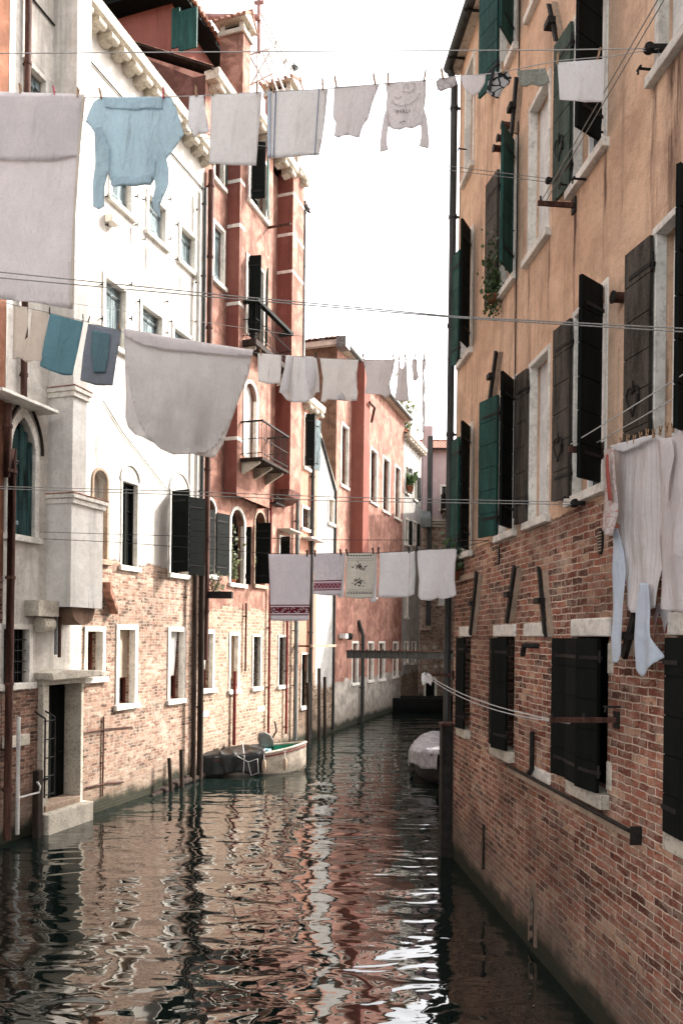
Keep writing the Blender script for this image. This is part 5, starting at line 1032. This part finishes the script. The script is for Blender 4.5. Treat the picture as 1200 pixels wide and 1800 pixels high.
def pulley(px, py, lab, r=.045):
    s_, z_ = RW.P(px, py); root = empty('pulley', RW.W(s_, -.1, z_) and Matrix.Translation(RW.W(s_, -.1, z_))); tag(root, lab, 'pulley')
    q = MB(); q.M = Matrix.Rotation(R(90), 4, 'X'); q.lathe([(0, -.02), (r, -.02), (r*.75, -.008), (r*.75, .008), (r, .02), (0, .02)], (0, 0, 0), M_IRON, 14); q.build('wheel', root)
    q = MB(); q.box(-.012, .16, -.03, -.024, -.02, .02, M_IRON); q.box(-.012, .16, .024, .03, -.02, .02, M_IRON); q.tube([(.16, 0, 0), (.2, 0, .02), (.22, 0, 0), (.2, 0, -.02)], .01, M_RUST, 6); q.build('bracket', root)
pulley(1160, 86, 'iron pulley by the top right window sill'); pulley(1026, 885, 'black pulley fixed to the brick edge below the dark shutter'); pulley(978, 318, 'small black pulley beside the upper dark shutter', .035); pulley(802, 632, 'small pulley at the corner downpipe', .035)
# arms fixed to the orange house, with ropes running along the wall
def arm(px, py, p, lab, w=.025):
    s_, z_ = RW.P(px, py); o = RW.W(s_, 0, z_); root = empty('drying_arm', Matrix.Translation(o) @ RW.mat().to_3x3().to_4x4()); tag(root, lab, 'drying arm')
    q = MB(); q.box(-w*.5, w*.5, -p, 0, -w, w, M_RUST); q.box(-.05, .05, -.02, 0, -.08, .08, M_IRON); q.build('bar', root)
    q = MB(); q.tube([(0, -p+.03, w), (0, -p+.03, w+.05)], .012, M_IRON, 6); q.tube([(0, -p*.5, w), (0, -p*.5, w+.04)], .012, M_IRON, 6); q.build('hook', root)
    return s_, z_
pa1 = solve_p(RW, 1010, 945, 361); s_, z_ = arm(1010, 361, pa1, 'rusty arm under the upper dark shutter with ropes rising from its tip')
for k, (x, y) in enumerate(((1152, 0), (1163, 0))):
    P0 = RW.W(s_-.01+.02*k, -pa1+.04+.05*k, z_+.03); s2, z2 = RW.P(x, y, pa1-.05*k); d = (s2-s_); rope('clothesline', 'rope rising from the rusty arm, %s of the pair' % ('left' if k == 0 else 'right'), 'clothesline', [P0, RW.W(s_+d*2.2, -pa1+.05*k, z_+(z2-z_)*2.2)], .005, M_ROPE)
pa2 = solve_p(RW, 1060, 1020, 792); sA, zA = arm(1060, 792, pa2+.12, 'rusty arm at the balcony height shutter holding the clothes ropes', .03)
s0r, z0r = sA, RW.Z(1022, 786, pa2+.1)
for k, (off, dz, w) in enumerate(((pa2+.1, 0, 'outer'), (pa2-.12, 0, 'inner'))):
    rope('clothesline', 'pale rope running to the camera along the wall from the arm, %s one' % w, 'clothesline', [RW.W(sA, -off, zA+.05), RW.W(sA+5.5, -off, zA+.12)], .0055, M_ROPEL, .03)
pa3 = solve_p(RW, 1085, 966, 1266); s_, z_ = arm(1085, 1266, pa3, 'black iron arm across the lowest dark window')
pa4 = solve_p(RW, 797, 746, 1187); s4, z4 = arm(797, 1187, pa4, 'iron arm on the corner downpipe wrapped in white cloth')
for k in range(2):
    rope('clothesline', 'slack white rope between the two low iron arms, %s strand' % ('upper' if k == 0 else 'lower'), 'clothesline', [RW.W(s4, -pa4+.02, z4+.02-.03*k), RW.W(s_, -pa3+.05+.14*k, z_-.03*k)], .007, M_ROPEL, .1+.05*k)
o, _ = cloth('rag', 'white rag tied round the tip of the low iron arm', 'cloth', Wall(RW.W(s4, -pa4, 0), (1, 0)), [(741, 1184), (748, 1182), (757, 1186), (760, 1194), (757, 1206), (751, 1200), (743, 1206), (740, 1195)], C_PALE, .05, 14, .03, 51, belly=.05)
# clothes on the near ropes, hanging parallel to the wall
WN = Wall(RW.o-RW.n*(pa2-.12), RW.t)
WN2 = Wall(RW.o-RW.n*(pa2+.02), RW.t)
cloth('cloth', 'crumpled cloth with a faint red pattern and red edge hanging nearest the wall arm', 'cloth', WN2, [(1059, 792), (1080, 788), (1082, 850), (1084, 900), (1080, 942), (1068, 938), (1058, 930), (1058, 860)], C_REDP, .04, 18, .03, 61, layers=[('red_edge', [(1076, 800), (1080, 800), (1083, 880), (1080, 880)], C_RED, -.05)])
cloth('pyjama_top', 'long pale ribbed nightshirt with blue white sleeves hanging against the brick', 'nightshirt', WN, [(1080, 785), (1100, 778), (1130, 772), (1158, 762), (1160, 850), (1158, 930), (1156, 1000), (1150, 1068), (1140, 1072), (1125, 1078), (1112, 1077), (1104, 1066), (1098, 1010), (1094, 925), (1086, 920), (1084, 850)], C_RIB, .055, 13, .035, 62,
      layers=[('sleeve', [(1092, 925), (1099, 930), (1104, 1000), (1106, 1070), (1108, 1150), (1103, 1165), (1096, 1166), (1089, 1150), (1089, 1080), (1090, 1010)], C_BLUEW, -.05), ('sleeve', [(1138, 1025), (1150, 1025), (1154, 1080), (1156, 1120), (1167, 1155), (1152, 1180), (1142, 1190), (1132, 1170), (1126, 1130), (1130, 1080)], C_BLUEW, -.06),
              ('hem', [(1080, 784), (1130, 771), (1156, 764), (1152, 772), (1130, 785), (1105, 794), (1086, 792)], C_PALE, -.05)])
cloth('pyjama_top', 'second long pale jersey shirt at the right edge with a wide neck opening', 'nightshirt', WN2, [(1152, 768), (1170, 770), (1185, 768), (1204, 745), (1240, 735), (1240, 1055), (1215, 1075), (1195, 1078), (1178, 1074), (1160, 1070), (1156, 1000), (1150, 940), (1156, 920), (1158, 850)], C_GREY, .05, 10, .04, 63, layers=[('collar', [(1165, 770), (1190, 772), (1196, 800), (1188, 850), (1182, 890), (1174, 850), (1168, 800)], C_GREY, -.04)])
cloth('trousers', 'mauve grey trouser leg showing under the jersey shirts', 'trousers', RW, [(1155, 1060), (1185, 1060), (1168, 1110), (1156, 1150), (1148, 1120), (1150, 1085)], C_GREY, .02, 12, .05, 64, off=0)
# ------------------------------------------------------------------ clothespins
def pegs(W, items, mats, off=.0, sz=1.0):
    for i, (x, y, lab, m) in enumerate(items):
        s, z = W.P(x, y); peg(W.W(s, -.012-off, z), lab, m, R(random.uniform(-14, 14)), W, sz)
pw, pr, pd = M_PEG, M_PEGRED, M_PEGDARK
pegs(W1, [(37, 160, 'wooden clothespin near the left edge on the huge sheet', pw), (97, 164, 'red clothespin in the middle of the huge sheet', pr), (138, 167, 'pale clothespin at the right corner of the huge sheet', pw), (178, 168, 'wooden clothespin on the left side of the blue sweater', pw), (288, 167, 'bright red clothespin on the right side of the blue sweater', pr),
          (345, 163, 'wooden clothespin on the narrow white cloth', pw), (373, 162, 'wooden clothespin at the left corner of the plain grey towel', pw), (452, 157, 'wooden clothespin at the right corner of the plain grey towel', pw), (480, 156, 'wooden clothespin on the left corner of the blue striped towel', pw), (567, 151, 'wooden clothespin on the right corner of the blue striped towel', pw),
          (590, 146, 'grey clothespin at the left corner of the sleeveless top', pw), (658, 142, 'grey clothespin at the right corner of the sleeveless top', pw), (682, 142, 'clothespin at the left of the printed long sleeved shirt', pw), (746, 136, 'clothespin at the right of the printed long sleeved shirt', pw), (777, 132, 'clothespin on the floral underpants', pw), (883, 122, 'clothespin on the black and white underpants', pw),
          (979, 105, 'orange wooden clothespin on the left of the small white towel', pw), (1051, 97, 'orange wooden clothespin on the right of the small white towel', pw)], None, 0, 1.15)
pegs(W2, [(87, 548, 'dark clothespin at the left corner of the teal towel', pd), (146, 560, 'dark clothespin at the right corner of the teal towel', pd), (156, 563, 'dark clothespin at the left corner of the slate towel', pd), (210, 575, 'clothespin at the right corner of the slate towel', pw), (446, 617, 'clothespin at the right corner of the great sheet', pd), (458, 620, 'clothespin on the small towel right of the great sheet', pw), (555, 626, 'clothespin on the crumpled white shirt', pd),
          (638, 628, 'clothespin on the mauve grey tee shirt, left side', pw), (691, 629, 'clothespin on the mauve grey tee shirt, right side', pw), (701, 629, 'clothespin on the left strap of the narrow singlet', pw), (712, 629, 'clothespin on the right strap of the narrow singlet', pw), (728, 629, 'clothespin holding the small sock', pw), (745, 629, 'clothespin holding the twisted belt', pw)], None, 0, 1.3)
pegs(W3, [(540, 974, 'black clothespin on the longest towel with the leaf band', pd), (554, 974, 'black clothespin at the left of the heart band towel', pd), (599, 972, 'black clothespin at the right of the heart band towel', pd), (610, 972, 'black clothespin at the left of the embroidered tea towel', pd), (656, 970, 'black clothespin at the right of the embroidered tea towel', pd), (665, 969, 'black clothespin at the left of the plain pale towel', pd),
          (719, 968, 'black clothespin at the right of the plain pale towel', pd), (733, 965, 'black clothespin at the left of the rippled cloth', pd), (802, 961, 'dark clothespin at the right of the rippled cloth', pd)], None, 0, 1.35)
nm = ('first', 'second', 'third', 'fourth', 'fifth', 'sixth', 'seventh', 'eighth', 'ninth', 'tenth')
pegs(WN, [(1088+i*11.5, 783-i*3.2-(i % 3)*2, '%s clothespin from the arm end on the ropes of ribbed nightshirts' % nm[i], pw) for i in range(10)], None, .03, .95)
# ------------------------------------------------------------------ boats
def boat(name, label, loc, rot, LN=4.2, B=1.5, hull=M_HULL, lining=M_BOATGREEN, strake=M_BOATRED, sheer=.48, tarp=None, trange=(0, .6), dk=None, cover_all=False, n=26):
    root = empty(name, Matrix.Translation(loc) @ Matrix.Rotation(rot, 4, 'Z')); tag(root, label, 'boat')
    def st(t):
        t = max(0, t)
        hb = B/2*(.84+.16*math.sin(min(1, t/.45)*math.pi/2))*(1-max(0, (t-.45)/.55)**2.4)+.015; k = -.22+.34*max(0, (t-.6)/.4)**2.2; sh = sheer+.3*t**2.4+.03*(1-t)**2; return LN*(t-.5), hb, k, sh
    T = [i/n for i in range(n+1)]; mb = MB(); vs = []
    for t in T:
        x, hb, k, sh = st(t)
        for y, z in ((hb, sh), (hb*.99, sh-.12), (hb*.95, (sh+k)*.55), (hb*.78, k+.1), (hb*.3, k), (-hb*.3, k), (-hb*.78, k+.1), (-hb*.95, (sh+k)*.55), (-hb*.99, sh-.12), (-hb, sh)): vs.append((x, y, z))
    m = 10; fs = [(i*m+j, i*m+j+1, (i+1)*m+j+1, (i+1)*m+j) for i in range(n) for j in range(m-1)]
    mb.add(vs, fs, hull, True); mb.add(vs[:m], [tuple(range(m))], hull); mb.build('hull', root)
    mb = MB(); vs = []
    for t in T:
        x, hb, k, sh = st(t); h2 = max(.01, hb-.05)
        for y, z in ((h2, sh-.01), (h2*.93, k+.3), (-h2*.93, k+.3), (-h2, sh-.01)): vs.append((x, y, z))
    mb.add(vs, [(i*4+j, (i+1)*4+j, (i+1)*4+j+1, i*4+j+1) for i in range(n) for j in range(3)], lining); mb.add(vs[:4], [(3, 2, 1, 0)], lining)
    mb.build('lining', root)
    mb = MB()
    for sg in (1, -1):
        mb.tube([(st(t)[0], sg*st(t)[1], st(t)[3]) for t in T], .035, hull, 8); mb.tube([(st(t)[0], sg*(st(t)[1]+.012), st(t)[3]-.09) for t in T], .022, strake, 6)
    x, hb, k, sh = st(0); mb.tube([(x, -hb, sh), (x, hb, sh)], .035, hull, 8); mb.build('gunwale', root)
    if not cover_all:
        mb = MB()
        for tt in (.18, .42): x, hb, k, sh = st(tt); mb.box(x-.12, x+.12, -hb+.05, hb-.05, sh-.13, sh-.10, lining)
        mb.build('bench', root)
    if tarp:
        mb = MB(); vs = []; N = 60; Mm = 30; t0, t1 = (0, 1.02) if cover_all else trange
        for i in range(N+1):
            t = t0+(t1-t0)*i/N; x, hb, k, sh = st(min(t, 1)); x = LN*(t-.5)
            for j in range(Mm+1):
                v = -1+2*j/Mm; nz = noise.noise(Vector((x*2.5, v*2.5, 3.3)))*.07+noise.noise(Vector((x*7, v*5, 1.3)))*.035+(.07*(1-abs(math.sin(5.5*x+3.2*v+2*noise.noise(Vector((x*1.5, v*1.5, 8))))))**3 if not cover_all else .03*(1-abs(math.sin(7*x+2*v)))**2)
                if abs(v) < .6: y = (hb+.05)*v/.6; z = sh+.05+(.26 if cover_all else .06)*(1-(v/.6)**2)*(1-t*.5)+nz*1.2
                else:
                    q = (abs(v)-.6)/.4; sg = 1 if v > 0 else -1; y = sg*(hb+.06+.03*math.sin(x*9)+nz*.8*q); z = sh+.05-(sh+.0+.06*math.sin(x*5))*q*(1.0 if not cover_all else .55)+nz*.3*(1-q)
                vs.append((x+nz*.4*(1 if i in (0, N) else 0), y, max(z, .01)))
        mb.add(vs, [(i*(Mm+1)+j, (i+1)*(Mm+1)+j, (i+1)*(Mm+1)+j+1, i*(Mm+1)+j+1) for i in range(N) for j in range(Mm)], tarp, True)
        tp = mb.build('tarpaulin', root); so_ = tp.modifiers.new('t', 'SOLIDIFY'); so_.thickness = .006
        mb = MB(); t = .45; x, hb, k, sh = st(t); mb.tube([(x, -hb-.1, .1), (x+.02, -hb-.1, sh), (x, -hb*.5, sh+.15), (x, 0, sh+.24), (x, hb*.5, sh+.15), (x, hb+.1, sh)], .012, M_ROPEL, 6); mb.build('tie_rope', root)
    return root, st
cb = ground(436, 1371); sb_ = ground(530, 1352)
BL, stf = boat('motorboat', 'small motorboat with green interior, black tarpaulin over its bow and outboard motor', (ground(432, 1362).x, ground(432, 1362).y+.55, 0), R(9), 3.25, 1.5, tarp=M_TARP, trange=(-.04, .62), sheer=.5)
# outboard motor tilted up on the wall side
x, hb, k, sh = stf(.74); eng = MB(); eng.M = Matrix.Translation((x-.15, hb+.1, .72)) @ Matrix.Rotation(R(-22), 4, 'Y')
eng.prism([(-.2, -.12), (.05, -.16), (.14, -.02), (.1, .18), (-.02, .34), (-.2, .38), (-.3, .2), (-.3, 0)], -.13, .13, M_CHROME); eo_ = eng.build('outboard_motor', BL, .05)
q = MB(); q.M = eng.M; q.box(-.1, .06, -.06, .06, -.62, -.14, M_IRON); q.box(-.02, .1, -.14, .14, -.4, -.15, M_IRON); q.tube([(.05, -.02, .02), (.3, -.03, .22), (.36, -.03, .5)], .025, M_IRON, 8); q.prism([(-.12, -.62), (.1, -.62), (.02, -.8)], -.01, .01, M_IRON); q.build('bracket', eo_)
q = MB(); q.lathe([(0, 0), (.11, 0), (.13, .2), (.12, .2), (.1, .02), (0, .02)], (x-.25, hb-.35, .38), M_BUCKET, 14); bk = q.build('bucket', BL)
for xx in (.62, .8):
    x, hb, k, sh = stf(xx); q = MB(); q.tube([(x, -hb-.09, .1), (x, -hb-.1, .2), (x, -hb-.1, .4), (x, -hb-.09, .44)], [.03, .06, .06, .03], M_STONE_TAN, 10); q.tube([(x, -hb-.1, .42), (x, -hb-.04, sh+.03)], .012, M_ROPEL, 5); q.build('fender', BL)
q = MB(); x, hb, k, sh = stf(.55); q.tube([(x-.5, -hb-.1, sh-.02), (x-.2, -hb-.12, sh-.18), (x+.05, -hb-.1, sh-.1), (x+.08, -hb-.1, .1), (x-.12, -hb-.12, .03), (x-.2, -hb-.1, sh-.2)], .014, M_ROPEL, 6); q.build('mooring_rope', BL)
gp = ground(760, 1380)
boat('covered_boat', 'dark boat under a crumpled grey white tarpaulin half hidden by the corner post', (gp.x+.42, gp.y+2.0, 0), R(-90-6), 4.4, 1.5, hull=M_HULLD, lining=M_HULLD, strake=M_HULLD, tarp=M_TARPG, cover_all=True, sheer=.5)
gp = ground(740, 1251); boat('barge', 'long low black barge moored across the far end', (gp.x+1.3, gp.y+.6, 0), R(-3), 7.5, 1.7, hull=M_HULLD, lining=M_HULLD, strake=M_HULLD, sheer=.62)
# half sunk raft and mooring stakes
gp = ground(285, 1388); root = empty('raft', Matrix.Translation(gp+Vector((.1, .25, 0))) @ Matrix.Rotation(math.atan2(L.t.y, L.t.x)-.0, 4, 'Z')); tag(root, 'dark half sunk timber raft against the pale brick wall', 'raft')
for i in range(3):
    q = MB(); q.tube([(-1.0+.3*i, -.15+.16*i, -.03), (.2, -.15+.16*i, .08), (1.5, -.15+.16*i, .06+.03*i)], [.06, .09, .08], M_WOOD, 8); q.build('log', root)
for (x0, y0, x1, y1, lab) in ((297, 1333, 301, 1392, 'slim black mooring stake rising from the raft'), (289, 1335, 281, 1375, 'leaning thin stake beside the slim black one'), (318, 1318, 320, 1385, 'short mooring stake next to the timber piles')):
    b_ = ground(x1, y1); d = ray(x0, y0); k = b_.y/d.y; tp = CAMP+d*k; mb = MB(); mb.tube([(0, 0, -.5), (0, 0, 0), tuple(Vector(tp)-b_)], [.06, .055, .045], M_WOOD, 8); o = mb.build('mooring_stake'); o.location = b_; tag(o, lab, 'mooring stake', 'mooring stakes by the pale brick wall')
# ------------------------------------------------------------------ plants
s_, z_ = RW.P(880, 520); o = RW.W(s_, -.12, z_)
leaves('climbing_plant', 'leafy green plant trailing from an upper window sill of the orange house', o, (.17, .16, .75), 520, .06, M_LEAF, stems=12, droop=.35, pot=(.09, .1), seed=3)
s_, z_ = RW.P(812, 1000); leaves('potted_plant', 'dark bushy pot plant on the shelf by the corner downpipe', RW.W(s_, -.15, z_), (.32, .2, .45), 220, .09, M_LEAF, (.12, .2), seed=4, droop=.1)
s_, z_ = L.P(374, 1040, .25); q = leaves('flower_box', 'wire rack of straggling flowers under the arched shutters', L.W(s_, -.28, z_), (.45, .2, .55), 150, .08, M_LEAFP, seed=5, stems=16)
mb = MB(); mb.box(-.45, .5, -.15, .15, -.18, -.0, M_IRON); mb.build('box', q); 
s_, z_ = L.P(415, 1026, .05); leaves('potted_plant', 'pale pot plant standing in the middle arched window', L.W(s_, .05, z_+.12), (.22, .12, 1.1), 130, .12, M_LEAFP, (.09, .12), seed=6)
s_, z_ = L.P(457, 1030, .0); leaves('agave', 'spiky leaved agave in the window beside the long towel', L.W(s_+.05, .0, z_+.12), (.12, .1, .25), 34, .55, M_LEAFP, (.1, .12), upright=1.2, seed=7)
o = L.W(L.S(726, 760), .6, L.Z(722, 762)+.35); leaves('rooftop_plant', 'wispy potted shrub on the roof of the distant white house', o, (.7, .6, 2.0), 300, .3, M_LEAFP, (.35, .5), seed=8)
mb = MB(); z0_ = HF.z1+.2
for i in range(5): mb.tube([(f0+.5+i*1.7, .2, z0_), (f0+.5+i*1.7, .2, z0_+1.9)], .035, M_PIPE3, 5)
for zz in (.9, 1.3, 1.8): mb.tube([(f0+.5, .2, z0_+zz), (f0+7.3, .2, z0_+zz)], .025, M_PIPE3, 5)
HF.add(mb, 'roof_railing')
s_, z_ = L.P(714, 868); leaves('potted_plant', 'spiky plant on a sill of the distant white house', L.W(s_, -.2, z_+.4), (.35, .2, .5), 70, .4, M_LEAF, (.2, .3), upright=.6, seed=9)
